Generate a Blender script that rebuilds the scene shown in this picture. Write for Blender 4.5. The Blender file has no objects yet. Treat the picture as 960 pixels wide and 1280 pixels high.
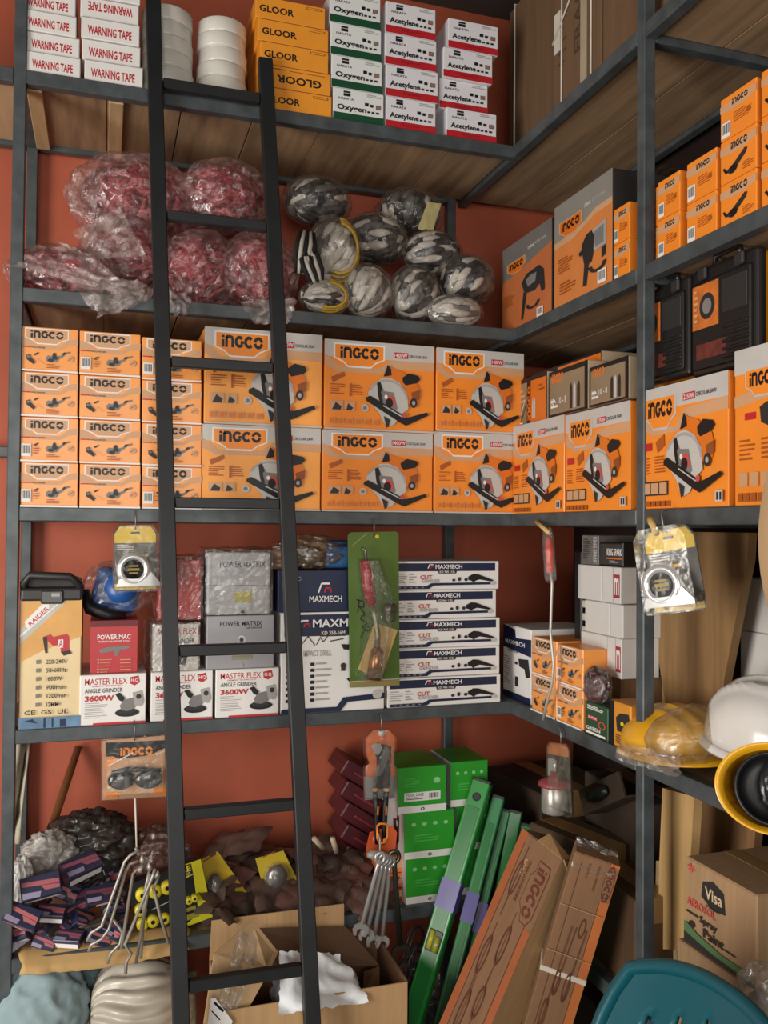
import bpy, bmesh, math, random
from mathutils import Vector, Matrix, noise
R = random.Random(7)
PI = math.pi
C = bpy.context.scene.collection
rad = math.radians

# ---------------------------------------------------------------- camera
FPX = 1089.46
YAW, PIT, ROL = .3093, .0211, .008
CAM = Vector((-1.0375, -2.1232, .4552))
_f = Vector((math.sin(YAW)*math.cos(PIT), math.cos(YAW)*math.cos(PIT), math.sin(PIT)))
_r = Vector((math.cos(YAW), -math.sin(YAW), 0))
_u = _r.cross(_f)
RT = _r*math.cos(ROL)+_u*math.sin(ROL)
UP = -_r*math.sin(ROL)+_u*math.cos(ROL)
FW = _f
cam = bpy.data.objects.new('camera', bpy.data.cameras.new('camera'))
C.objects.link(cam)
m3 = Matrix((RT, UP, -FW)).transposed()
cam.matrix_world = Matrix.Translation(CAM) @ m3.to_4x4()
cam.data.sensor_fit = 'VERTICAL'
cam.data.sensor_height = 24
cam.data.lens = 24*FPX/1280
cam.data.clip_start = .02
bpy.context.scene.camera = cam

def P(px, py, Y=None, X=None, Z=None):
    """where the sight line of a photo pixel meets a plane of the room"""
    d = RT*((px-480)/FPX) + UP*(-(py-640)/FPX) + FW
    if Y is not None: t = (Y-CAM.y)/d.y
    elif X is not None: t = (X-CAM.x)/d.x
    else: t = (Z-CAM.z)/d.z
    return CAM + d*t

# ---------------------------------------------------------------- materials
MATS = {}
def lin(c):
    c /= 255
    return c/12.92 if c <= .04045 else ((c+.055)/1.055)**2.4
def col(h):
    return tuple(lin(int(h[i:i+2], 16)) for i in (0, 2, 4))+(1,)
def M(h, rough=.5, metal=0, var=.12, scale=14, bump=0, coat=0, kind=''):
    key = (h, rough, metal, var, scale, bump, coat, kind)
    if key in MATS: return MATS[key]
    m = bpy.data.materials.new('paint_'+h+kind); m.use_nodes = True
    nt = m.node_tree; n = nt.nodes; l = nt.links
    b = n['Principled BSDF']
    b.inputs['Roughness'].default_value = rough
    b.inputs['Metallic'].default_value = metal
    if coat:
        b.inputs['Coat Weight'].default_value = coat
        b.inputs['Coat Roughness'].default_value = .15
    tc = n.new('ShaderNodeTexCoord'); mp = n.new('ShaderNodeMapping')
    l.new(tc.outputs['Object'], mp.inputs['Vector'])
    nz = n.new('ShaderNodeTexNoise'); nz.inputs['Scale'].default_value = scale
    nz.inputs['Detail'].default_value = 5
    if kind == 'woodY': mp.inputs['Scale'].default_value = (5, .5, 5)
    if kind == 'woodZ': mp.inputs['Scale'].default_value = (5, 5, .5)
    if kind == 'corr': mp.inputs['Scale'].default_value = (6, 6, .3)
    l.new(mp.outputs[0], nz.inputs['Vector'])
    rp = n.new('ShaderNodeValToRGB')
    c = col(h)
    e = rp.color_ramp.elements
    e[0].position, e[1].position = .3, .7
    e[0].color = tuple(x*(1-var) for x in c[:3])+(1,)
    e[1].color = tuple(min(1, x*(1+var)) for x in c[:3])+(1,)
    l.new(nz.outputs['Fac'], rp.inputs['Fac'])
    l.new(rp.outputs['Color'], b.inputs['Base Color'])
    if bump:
        bp = n.new('ShaderNodeBump'); bp.inputs['Strength'].default_value = bump
        bp.inputs['Distance'].default_value = .004
        l.new(nz.outputs['Fac'], bp.inputs['Height']); l.new(bp.outputs[0], b.inputs['Normal'])
    MATS[key] = m
    return m
def PLASTIC(tint='F2F0EC', haze=.06, gloss=.1, rough=.12, streak=1., key='clear'):
    k = ('plastic', tint, haze, gloss, rough, streak)
    if k in MATS: return MATS[k]
    m = bpy.data.materials.new('plastic_film_'+key); m.use_nodes = True
    nt = m.node_tree; n = nt.nodes; l = nt.links
    n.remove(n['Principled BSDF'])
    tr = n.new('ShaderNodeBsdfTransparent'); tr.inputs['Color'].default_value = (.97, .97, .965, 1)
    gl = n.new('ShaderNodeBsdfGlossy'); gl.inputs['Roughness'].default_value = rough
    df = n.new('ShaderNodeBsdfDiffuse'); df.inputs['Color'].default_value = col(tint)
    lw = n.new('ShaderNodeLayerWeight'); lw.inputs['Blend'].default_value = .35
    tc = n.new('ShaderNodeTexCoord'); nz = n.new('ShaderNodeTexNoise')
    nz.inputs['Scale'].default_value = 22; nz.inputs['Detail'].default_value = 6; nz.inputs['Distortion'].default_value = 2.5
    l.new(tc.outputs['Object'], nz.inputs['Vector'])
    mr = n.new('ShaderNodeMapRange'); mr.inputs['From Min'].default_value = .45; mr.inputs['From Max'].default_value = .75
    mr.inputs['To Min'].default_value = haze*.5; mr.inputs['To Max'].default_value = haze*(1+1.6*streak)
    l.new(nz.outputs['Fac'], mr.inputs['Value'])
    m1 = n.new('ShaderNodeMixShader'); m2 = n.new('ShaderNodeMixShader')
    l.new(mr.outputs[0], m1.inputs[0]); l.new(tr.outputs[0], m1.inputs[1]); l.new(df.outputs[0], m1.inputs[2])
    ma = n.new('ShaderNodeMath'); ma.operation = 'MULTIPLY_ADD'
    l.new(lw.outputs['Facing'], ma.inputs[0]); ma.inputs[1].default_value = .45; ma.inputs[2].default_value = gloss*.6
    l.new(ma.outputs[0], m2.inputs[0]); l.new(m1.outputs[0], m2.inputs[1]); l.new(gl.outputs[0], m2.inputs[2])
    bp = n.new('ShaderNodeBump'); bp.inputs['Strength'].default_value = .5*streak; bp.inputs['Distance'].default_value = .01
    l.new(nz.outputs['Fac'], bp.inputs['Height']); l.new(bp.outputs[0], gl.inputs['Normal'])
    l.new(m2.outputs[0], n['Material Output'].inputs['Surface'])
    MATS[k] = m
    return m

STEEL = M('4E5456', .42, .25, .3, 20)
LADDER = M('17191B', .5, 0, .25, 20)
WOODY = M('8F7355', .75, 0, .35, 6, .3, kind='woodY')
WOODZ = M('A9865C', .75, 0, .3, 6, .3, kind='woodZ')
CARD = M('A8835C', .85, 0, .1, 10, .1, kind='corr')
CARDD = M('7B5A3C', .85, 0, .12, 10, .1, kind='corr')
ORANGE = M('EE8A2A', .42, 0, .05, coat=.25)
ORANGED = M('D86F18', .42, 0, .05, coat=.2)
PEACH = M('C99A72', .45, 0, .06)
SILV = M('BDB9B4', .35, 0, .06, coat=.2)
WHITE = M('E4E0DC', .45, 0, .04)
OFFW = M('CFC8BC', .5, 0, .06)
BLACK = M('121214', .45, 0, .1)
DARK = M('2A2828', .5, 0, .1)
GREY = M('7A7674', .5, 0, .1)
LGREY = M('A29E9B', .5, 0, .1)
NAVY = M('1B2542', .4, 0, .08)
RED = M('B8222C', .4, 0, .08)
REDL = M('C0504A', .4, 0, .1)
CHROME = M('D6D6D4', .2, .55, .05, coat=.6)
IRON = M('7C7A76', .35, .6, .15)
YELLOW = M('E0B91E', .4, 0, .06)
BRN = M('8A4A1E', .6, 0, .1)
GREEN = M('2E9A2C', .4, 0, .06, coat=.2)
DGREEN = M('174A30', .4, 0, .06)
CLEAR = PLASTIC()
HAZY = PLASTIC('D8D2C8', .22, .16, .2, 1, 'hazy')

# ---------------------------------------------------------------- mesh building
_ico = {}
def ico(sub):
    if sub not in _ico:
        b = bmesh.new(); bmesh.ops.create_icosphere(b, subdivisions=sub, radius=1)
        b.verts.ensure_lookup_table()
        _ico[sub] = ([v.co.copy() for v in b.verts], [[v.index for v in f.verts] for f in b.faces]); b.free()
    return _ico[sub]
_bev = {}
def bevbox(sx, sy, sz, bev, seg=1):
    k = (round(sx, 4), round(sy, 4), round(sz, 4), bev, seg)
    if k not in _bev:
        b = bmesh.new(); bmesh.ops.create_cube(b, size=1)
        bmesh.ops.scale(b, vec=(sx, sy, sz), verts=b.verts)
        if bev: bmesh.ops.bevel(b, geom=list(b.edges), offset=bev, segments=seg, profile=.5, affect='EDGES')
        b.verts.ensure_lookup_table(); b.verts.index_update()
        _bev[k] = ([v.co.copy() for v in b.verts], [[v.index for v in f.verts] for f in b.faces]); b.free()
    return _bev[k]
_txt = {}
def textmesh(s, bold):
    k = (s, bold)
    if k not in _txt:
        cu = bpy.data.curves.new('lettering', 'FONT'); cu.body = s; cu.size = 1; cu.offset = bold
        cu.resolution_u = 2; cu.fill_mode = 'FRONT'
        o = bpy.data.objects.new('lettering', cu); C.objects.link(o)
        bpy.context.view_layer.update()
        me = bpy.data.meshes.new_from_object(o.evaluated_get(bpy.context.evaluated_depsgraph_get()))
        vs = [(v.co.x, v.co.y) for v in me.vertices]; fs = [list(p.vertices) for p in me.polygons]
        bpy.data.objects.remove(o); bpy.data.curves.remove(cu); bpy.data.meshes.remove(me)
        x0 = min(v[0] for v in vs); x1 = max(v[0] for v in vs); y0 = min(v[1] for v in vs); y1 = max(v[1] for v in vs)
        _txt[k] = ([((x-x0)/(x1-x0), (y-y0)/(y1-y0)) for x, y in vs], fs)
    return _txt[k]

class MB:
    def __init__(s): s.v, s.f, s.mi, s.sm, s.mats = [], [], [], [], []
    def mat(s, m):
        if m not in s.mats: s.mats.append(m)
        return s.mats.index(m)
    def add(s, vs, fs, m, T=None, smooth=False):
        o = len(s.v)
        for v in vs:
            v = Vector(v); s.v.append(T @ v if T is not None else v)
        i = s.mat(m)
        for f in fs: s.f.append([a+o for a in f]); s.mi.append(i); s.sm.append(smooth)
        return s
    def box(s, x0, x1, y0, y1, z0, z1, m, bev=0, T=None, seg=1):
        vs, fs = bevbox(x1-x0, y1-y0, z1-z0, bev, seg)
        c = Vector(((x0+x1)/2, (y0+y1)/2, (z0+z1)/2))
        return s.add([v+c for v in vs], fs, m, T)
    def prism(s, pts, t, m, T=None):
        """outline in x,z extruded t along +y"""
        n = len(pts)
        vs = [(x, 0, z) for x, z in pts]+[(x, t, z) for x, z in pts]
        fs = [list(range(n)), list(range(2*n-1, n-1, -1))]+[[i, i+n, (i+1) % n+n, (i+1) % n] for i in range(n)]
        return s.add(vs, fs, m, T)
    def tube(s, path, r, m, n=8, T=None, smooth=True, sq=1):
        path = [Vector(p) for p in path]; k = len(path)
        rs = r if isinstance(r, (list, tuple)) else [r]*k
        vs, fs = [], []
        ref = None
        for i, p in enumerate(path):
            t = (path[min(i+1, k-1)]-path[max(i-1, 0)]).normalized()
            if ref is None: ref = Vector((0, 0, 1)) if abs(t.z) < .9 else Vector((1, 0, 0))
            a = ref-t*ref.dot(t)
            if a.length < 1e-4: a = t.orthogonal()
            a.normalize(); b = t.cross(a); ref = a
            for j in range(n):
                w = 2*PI*j/n
                vs.append(p+(a*math.cos(w)+b*math.sin(w)*sq)*rs[i])
        for i in range(k-1):
            for j in range(n):
                fs.append([i*n+j, i*n+(j+1) % n, (i+1)*n+(j+1) % n, (i+1)*n+j])
        fs.append(list(range(n-1, -1, -1))); fs.append(list(range((k-1)*n, k*n)))
        return s.add(vs, fs, m, T, smooth)
    def lathe(s, prof, m, T=None, n=24, smooth=True, cap=True):
        vs, fs = [], []
        for r, z in prof:
            for j in range(n):
                w = 2*PI*j/n; vs.append((r*math.cos(w), r*math.sin(w), z))
        for i in range(len(prof)-1):
            for j in range(n):
                fs.append([i*n+j, i*n+(j+1) % n, (i+1)*n+(j+1) % n, (i+1)*n+j])
        if cap: fs.append(list(range(n-1, -1, -1))); fs.append(list(range((len(prof)-1)*n, len(prof)*n)))
        return s.add(vs, fs, m, T, smooth)
    def ell(s, c, rr, m, sub=3, amp=0, fr=3, seed=0, ridge=False, T=None, smooth=True, zmin=None):
        vs, fs = ico(sub); out = []
        o = Vector((seed*7.3, seed*3.1, seed*1.7))
        for v in vs:
            k = 1
            if amp:
                q = noise.noise(v*fr+o)
                q2 = noise.noise(v*fr*2.3+o)
                k += amp*((1-2*abs(q))*.7-abs(q2)*.6 if ridge else q)
            w = Vector((v.x*rr[0]*k, v.y*rr[1]*k, v.z*rr[2]*k))+Vector(c)
            if zmin is not None and w.z < zmin: w.z = zmin+(w.z-zmin)*.03
            out.append(w)
        return s.add(out, fs, m, T, smooth)
    def build(s, name, parent=None, loc=None, rot=None):
        me = bpy.data.meshes.new(name)
        me.from_pydata([tuple(v) for v in s.v], [], s.f)
        for m in s.mats: me.materials.append(m)
        me.polygons.foreach_set('material_index', s.mi)
        me.polygons.foreach_set('use_smooth', s.sm)
        me.update()
        o = bpy.data.objects.new(name, me); C.objects.link(o)
        if parent is not None: o.parent = parent
        if loc is not None: o.location = loc
        if rot is not None: o.rotation_euler = rot
        return o

def tag(o, label, cat, group=None, kind=None):
    o['label'] = label; o['category'] = cat
    if group: o['group'] = group
    if kind: o['kind'] = kind
    return o
def root(name, label, cat, loc, rot=(0, 0, 0), group=None):
    o = bpy.data.objects.new(name, None); C.objects.link(o)
    o.empty_display_size = .05
    o.location = loc
    o.rotation_euler = rot if not isinstance(rot, (int, float)) else (0, 0, rot)
    return tag(o, label, cat, group)
def struct(o):
    o['kind'] = 'structure'; return o
def copy_tree(o, loc, rot, label, group=None):
    c = o.copy(); C.objects.link(c); c.location = loc; c.rotation_euler = rot
    c['label'] = label
    if group: c['group'] = group
    for ch in list(o.children):
        d = ch.copy(); C.objects.link(d); d.parent = c
        for g in list(ch.children):
            e = g.copy(); C.objects.link(e); e.parent = d
    return c

class Face:
    """printing on a flat face; design units W x H with y down"""
    def __init__(s, mb, o, ux, uz, n, w, h, W, H):
        s.mb, s.o, s.n = mb, Vector(o), Vector(n)
        s.ux = Vector(ux)*(w/W); s.uz = Vector(uz)*(h/H); s.W, s.H, s.k = W, H, 1
    def p(s, u, v): return s.o+s.ux*u+s.uz*(s.H-v)+s.n*(.00022*s.k)
    def poly(s, pts, m):
        s.mb.add([s.p(*q) for q in pts], [list(range(len(pts)))], m); s.k += 1
    def rect(s, a, b, c, d, m): s.poly([(a, b), (c, b), (c, d), (a, d)], m)
    def rects(s, L, m):
        for a, b, c, d in L: s.mb.add([s.p(*q) for q in ((a, b), (c, b), (c, d), (a, d))], [[0, 1, 2, 3]], m)
        s.k += 1
    def circ(s, u, v, r, m, n=20, ry=None):
        ry = ry or r
        s.poly([(u+r*math.cos(2*PI*i/n), v+ry*math.sin(2*PI*i/n)) for i in range(n)], m)
    def ring(s, u, v, r0, r1, a0, a1, m, n=16, ky=1):
        vs, fs = [], []
        for i in range(n+1):
            a = rad(a0+(a1-a0)*i/n)
            for r in (r0, r1): vs.append(s.p(u+r*math.cos(a), v-r*ky*math.sin(a)))
        for i in range(n): fs.append([2*i, 2*i+1, 2*i+3, 2*i+2])
        s.mb.add(vs, fs, m); s.k += 1
    def line(s, pts, wd, m):
        for (a, b), (c, d) in zip(pts, pts[1:]):
            L = math.hypot(c-a, d-b) or 1; x, y = -(d-b)/L*wd/2, (c-a)/L*wd/2
            s.mb.add([s.p(*q) for q in ((a+x, b+y), (c+x, d+y), (c-x, d-y), (a-x, b-y))], [[0, 1, 2, 3]], m)
        s.k += 1
    def text(s, t, a, b, c, d, m, bold=.01, rot=0):
        """fit the words in the box a,b (top left) - c,d; rot in quarter turns"""
        vs, fs = textmesh(t, bold); out = []
        for x, y in vs:
            y = 1-y
            if rot == 2: x, y = 1-x, 1-y
            elif rot == 1: x, y = 1-y, x      # reads downwards
            elif rot == 3: x, y = y, 1-x      # reads upwards
            out.append(s.p(a+(c-a)*x, b+(d-b)*y))
        s.mb.add(out, fs, m); s.k += 1
    def para(s, a, b, c, d, n, m, wd=.45, seed=1):
        r = random.Random(seed); st = (d-b)/n
        s.rects([(a, b+i*st, a+(c-a)*r.uniform(.55, 1), b+i*st+st*wd) for i in range(n)], m)
    def bars(s, a, b, c, d):
        s.rect(a, b, c, d, WHITE)
        n = 9; w = (c-a)*.8/n
        s.rects([(a+(c-a)*.1+i*w, b+(d-b)*.12, a+(c-a)*.1+i*w+w*(.35+.35*(i*7 % 3)/2), d-(d-b)*.25) for i in range(n)], BLACK)
def logo_i(s, a, b, c, d, m, rot=0):
    """the rounded block lettering of the orange cartons"""
    def T(x, y):
        if rot == 3: x, y = y, 1-x
        elif rot == 1: x, y = 1-y, x
        elif rot == 2: x, y = 1-x, 1-y
        return (a+(c-a)*x, b+(d-b)*y)
    def strip(pts, w, e=.0):       # pts in letter space of 0..1 tall, 0..4.3 wide
        vs, fs = [], []; n = len(pts)
        for i, (x, y) in enumerate(pts):
            ax, ay = pts[max(0, i-1)]; bx, by = pts[min(n-1, i+1)]
            L = math.hypot(bx-ax, by-ay) or 1; nx, ny = -(by-ay)/L*w/2, (bx-ax)/L*w/2
            vs += [s.p(*T((x+nx)/4.3, y+ny)), s.p(*T((x-nx)/4.3, y-ny))]
        for i in range(n-1): fs.append([2*i, 2*i+1, 2*i+3, 2*i+2])
        s.mb.add(vs, fs, m)
    def arc(cx, a0, a1, rx=.37, n=12):
        return [(cx+rx*math.cos(rad(a0+(a1-a0)*i/n)), .5-.38*math.sin(rad(a0+(a1-a0)*i/n))) for i in range(n+1)]
    w = .29
    strip([(.14, .36), (.14, 1.)], w); strip([(.14, .0), (.14, .22)], w)
    strip([(.5, 1.), (.5, .12)], w); strip([(.45, .13), (.95, .13), (1.08, .17), (1.14, .3), (1.15, 1.)], w)
    strip(arc(1.86, 40, 330), w); strip([(1.98, .54), (2.34, .54)], w*.85)
    strip(arc(2.86, 42, 318), w)
    strip(arc(3.86, 8, 172), w); strip(arc(3.86, 188, 352), w)
    s.k += 1

DES = {}
def design(name, W, H, body):
    def deco(fn): DES[name] = (W, H, body, fn); return fn
    return deco
_cm = {}
def carton_mesh(des, w, d, h):
    k = (des, round(w, 3), round(d, 3), round(h, 3))
    if k not in _cm:
        W, H, body, fn = DES[des]
        mb = MB(); mb.box(-w/2, w/2, 0, d, 0, h, body, .0016)
        fn(Face(mb, (-w/2, 0, 0), (1, 0, 0), (0, 0, 1), (0, -1, 0), w, h, W, H))
        # the two long ends carry a plain seam of sealing tape
        _cm[k] = (mb, None)
    mb, me = _cm[k]
    return k
def carton(name, label, cat, des, w, d, h, loc, rz=0, group=None, rot=None):
    k = carton_mesh(des, w, d, h)
    mb, me = _cm[k]
    if me is None:
        o = mb.build(name); _cm[k] = (mb, o.data)
    else:
        o = bpy.data.objects.new(name, me); C.objects.link(o)
    o.location = loc; o.rotation_euler = rot or (0, 0, rz)
    return tag(o, label, cat, group)
def cartB(name, label, cat, des, p0, p1, z, h, d=.25, Y=.005, group=None, py=None, tw=0):
    """a carton on the back run between two photo columns"""
    py = py if py is not None else 640
    zc = z+h*.5
    q = (P(p0, 640, Y=Y)-CAM), (P(p1, 640, Y=Y)-CAM)
    x0 = at_z(p0, Y, zc); x1 = at_z(p1, Y, zc)
    return carton(name, label, cat, des, x1-x0-.002, d, h, ((x0+x1)/2, Y, z), tw, group)
def at_z(px, Y, z):
    """x on plane Y, height z, seen in photo column px"""
    lo, hi = -4., 4.
    for _ in range(40):
        m = (lo+hi)/2; d = Vector((m, Y, z))-CAM
        if 480+FPX*d.dot(RT)/d.dot(FW) < px: lo = m
        else: hi = m
    return lo
def at_zs(px, X, z):
    """y on plane X, height z, seen in photo column px (larger column = nearer)"""
    lo, hi = -1.8, .6
    for _ in range(40):
        m = (lo+hi)/2; d = Vector((X, m, z))-CAM
        if 480+FPX*d.dot(RT)/d.dot(FW) > px: lo = m
        else: hi = m
    return lo
def cartS(name, label, cat, des, p0, p1, z, h, d=.25, X=.005, group=None, tw=0):
    """a carton on the side run between two photo columns"""
    zc = z+h*.5
    y0 = at_zs(p0, X, zc); y1 = at_zs(p1, X, zc)
    return carton(name, label, cat, des, y0-y1-.002, d, h, (X, (y0+y1)/2, z), -PI/2+tw, group)
S1, S2, S3, S4, S5, FL = 1.5, 1.001, .502, 0., -.51, -1.
# ---------------------------------------------------------------- carton printing
def badge(f, a, b, c, d, rim, fill):
    """the notched name panel: rim then fill, name inside"""
    w, h = c-a, d-b
    def out(g):
        return [(a+g, b+g), (c-g, b+g), (c-g, b+h*.62-g*.3), (a+w*.82, d-h*.2-g), (a+w*.72, d-g), (a+w*.28, d-g), (a+w*.18, d-h*.2-g), (a+g, b+h*.62-g*.3)]
    f.poly(out(0), rim); f.poly(out(h*.07), fill)
    logo_i(f, a+w*.13, b+h*.16, c-w*.13, b+h*.62, BLACK)

def saw_pic(f, ox, oy, sx, sy, dark=False):
    def t(L): return [(ox+x*sx, oy+y*sy) for x, y in L]
    f.poly(t([(75, 0), (92, 12), (128, 22), (182, 62), (190, 92), (184, 122), (150, 132), (110, 60), (78, 40)]), ORANGED)
    f.poly(t([(62, 42), (76, 0), (88, 14), (90, 36)]), BLACK)
    f.poly(t([(128, 42), (150, 25), (185, 32), (192, 44), (180, 58), (140, 68), (130, 58)]), BLACK)
    f.poly(t([(160, 92), (192, 80), (190, 112), (165, 122)]), BRN)
    f.poly(t([(20, 75), (55, 48), (85, 45), (118, 60), (145, 95), (150, 150), (130, 165), (100, 205), (78, 215), (62, 200), (48, 170), (10, 128), (8, 100)]), SILV)
    f.poly(t([(40, 80), (52, 66), (64, 92), (98, 95), (112, 150), (96, 168), (62, 148), (44, 120)]), GREY)
    f.ring(ox+75*sx, oy+125*sy, 66*sx, 74*sx, 5, 150, LGREY, ky=sy/sx)
    f.poly(t([(38, 66), (50, 60), (58, 88), (52, 96), (60, 130), (50, 134), (42, 106)]), BLACK)
    f.poly(t([(66, 105), (96, 108), (106, 140), (76, 142)]), REDL)
    f.circ(ox+82*sx, oy+132*sy, 13*sx, BLACK, 12, 17*sy)
    f.circ(ox+70*sx, oy+112*sy, 6*sx, WHITE, 8, 8*sy)
    f.circ(ox+168*sx, oy+128*sy, 13*sx, DARK, 14, 17*sy); f.circ(ox+168*sx, oy+128*sy, 6*sx, LGREY, 10, 8*sy)
    f.poly(t([(0, 118), (14, 110), (146, 180), (216, 158), (222, 168), (142, 208), (120, 198), (0, 128)]), BLACK)
    f.line(t([(60, 142), (128, 178)]), 4*sx, SILV); f.circ(ox+135*sx, oy+172*sy, 8*sx, REDL, 10, 9*sy)
    f.poly(t([(62, 178), (84, 190), (80, 214), (72, 218)]), DARK)

BROWNP = M('A5541B', .45, 0, .05)
def saw_face(f, sq=1):
    W = f.W
    f.rect(0, 0, W, 58, SILV)
    f.poly([(0, 50), (20, 62), (50, 90), (185, 90), (230, 58), (W, 58), (W, 88), (240, 88), (200, 108), (40, 108), (0, 84)], PEACH)
    badge(f, 30, 10, 208, 92, WHITE, ORANGE)
    f.rect(238, 30, 290, 50, RED); f.text('1400W', 241, 33, 287, 47, WHITE)
    f.text('CIRCULAR SAW', 293, 36, 358, 46, DARK)
    f.poly([(22, 128), (66, 108), (70, 122), (28, 146)], BROWNP)
    f.para(20, 150, 70, 188, 5, BROWNP, seed=2); f.para(85, 150, 140, 188, 5, BROWNP, seed=3)
    f.rect(85, 146, 92, 190, BROWNP)
    f.rect(20, 208, 62, 240, PEACH); f.poly([(25, 238), (38, 212), (58, 226), (55, 238)], DARK)
    f.rect(68, 208, 104, 240, PEACH); f.poly([(74, 238), (80, 214), (98, 230), (90, 238)], DARK)
    f.circ(138, 228, 13, SILV); f.circ(138, 228, 7, GREY)
    f.rects([(16+i*30, 266, 36+i*30, 286) for i in range(6)], PEACH)
    f.rects([(18+i*30, 268, 34+i*30, 284) for i in range(6)], ORANGED)
    f.rect(0, 299, W, 305, SILV)
    saw_pic(f, 140, 75, 1, 1)
@design('saw', 385, 305, ORANGE)
def _(f): saw_face(f)
@design('saw_pale', 385, 305, M('F0A04A', .45, 0, .06))
def _(f): saw_face(f)
@design('saw_tall', 250, 310, ORANGE)
def _(f):
    f.rect(0, 0, 250, 58, SILV)
    f.poly([(0, 70), (20, 78), (40, 108), (110, 104), (135, 66), (250, 58), (250, 88), (145, 92), (115, 120), (40, 122), (0, 98)], PEACH)
    badge(f, 14, 22, 112, 110, SILV, ORANGE)
    f.rect(132, 30, 165, 48, RED); f.text('2350W', 134, 33, 163, 46, WHITE); f.text('CIRCULAR SAW', 168, 34, 222, 44, DARK)
    f.poly([(52, 140), (78, 122), (80, 150), (58, 168)], BROWNP); f.rect(12, 140, 40, 160, RED)
    f.para(12, 178, 42, 224, 6, BROWNP, seed=4); f.para(50, 176, 82, 222, 6, BROWNP, seed=5)
    f.rect(10, 240, 90, 276, DARK); f.rects([(13, 244, 36, 272), (39, 244, 62, 272), (65, 244, 87, 272)], PEACH)
    f.rects([(10+i*15, 290, 22+i*15, 304) for i in range(6)], BROWNP)
    saw_pic(f, 82, 78, .72, .95)
    f.rect(225, 272, 244, 298, SILV); f.rects([(228, 276, 233, 294), (236, 276, 241, 294)], DARK)
@design('drill_tall', 250, 310, ORANGE)
def _(f):
    f.rect(0, 0, 250, 50, SILV); f.poly([(0, 92), (250, 72), (250, 92), (0, 115)], PEACH)
    badge(f, 40, 42, 170, 100, SILV, ORANGE)
    f.rect(40, 128, 80, 142, RED); f.para(20, 180, 80, 225, 5, BROWNP); f.para(100, 180, 160, 225, 5, BROWNP, seed=6)
    f.poly([(95, 120), (120, 112), (180, 122), (230, 118), (240, 145), (180, 160), (165, 210), (140, 210), (145, 165), (100, 150)], DARK)
    f.rects([(20+i*40, 245, 52+i*40, 272) for i in range(5)], PEACH)
    f.rects([(15+i*24, 285, 34+i*24, 302) for i in range(9)], BROWNP)
def grinder_blob(f, x, y, s, m1=DARK, m2=GREY):
    t = lambda L: [(x+a*s, y+b*s) for a, b in L]
    f.poly(t([(0, 30), (8, 20), (22, 22), (30, 8), (38, 10), (42, 22), (60, 16), (66, 6), (92, 0), (94, 6), (72, 14), (66, 22), (50, 32), (44, 44), (20, 48), (2, 42)]), m2)
    f.poly(t([(28, 10), (36, 8), (42, 24), (52, 26), (40, 36), (24, 32)]), m1)
    f.poly(t([(62, 14), (70, 4), (80, 6), (70, 16)]), m1)
    f.circ(x+20*s, y+38*s, 12*s, m1, 12, 6*s)
def grind_face(f, bar):
    f.poly([(0, 40), (25, 44), (60, 70), (150, 70), (180, 44), (218, 36), (218, 62), (180, 68), (150, 86), (60, 86), (30, 74), (0, 74)], PEACH)
    badge(f, 16, 5, 182, 66, WHITE, PEACH)
    f.rect(2, 76, 36, 81, RED); f.text('ANGLE GRINDER', 38, 76, 92, 82, DARK)
    grinder_blob(f, 95, 88, 1)
    f.poly([(50, 106), (66, 98), (68, 102), (54, 112)], DARK)
    f.circ(190, 118, 12, PEACH); f.line([(180, 124), (200, 112)], 3, BROWNP)
    if bar: f.bars(4, 104, 40, 152); f.para(48, 110, 72, 145, 4, BROWNP)
    else:
        f.poly([(22, 112), (34, 108), (40, 120), (56, 136), (50, 146), (36, 136), (24, 128)], DARK); f.circ(30, 117, 5, GREY)
        f.line([(58, 122), (86, 142)], 2, PEACH)
    f.para(98, 142, 150, 160, 3, BROWNP)
    f.rect(0, 165, 218, 172, WHITE)
ORG2 = M('F09A48', .42, 0, .05, coat=.25)
@design('grind', 218, 172, ORG2)
def _(f): grind_face(f, False)
@design('grind_bar', 218, 172, ORG2)
def _(f): grind_face(f, True)
@design('small_bar', 130, 150, ORANGE)
def _(f):
    f.poly([(0, 26), (130, 18), (130, 44), (90, 56), (40, 58), (0, 50)], PEACH)
    logo_i(f, 44, 22, 100, 42, DARK)
    f.para(50, 72, 118, 110, 5, BROWNP); f.circ(104, 92, 9, BROWNP); f.bars(6, 90, 40, 144)
@design('small_tool', 130, 150, ORANGE)
def _(f):
    f.poly([(0, 26), (130, 18), (130, 44), (90, 56), (40, 58), (0, 50)], PEACH)
    logo_i(f, 40, 20, 98, 44, DARK)
    f.poly([(20, 112), (50, 96), (90, 62), (100, 66), (96, 80), (70, 104), (52, 128), (40, 128)], DARK)
    f.circ(50, 112, 14, BLACK); f.line([(14, 98), (26, 120)], 7, BLACK); f.para(84, 110, 124, 138, 4, BROWNP)
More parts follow.
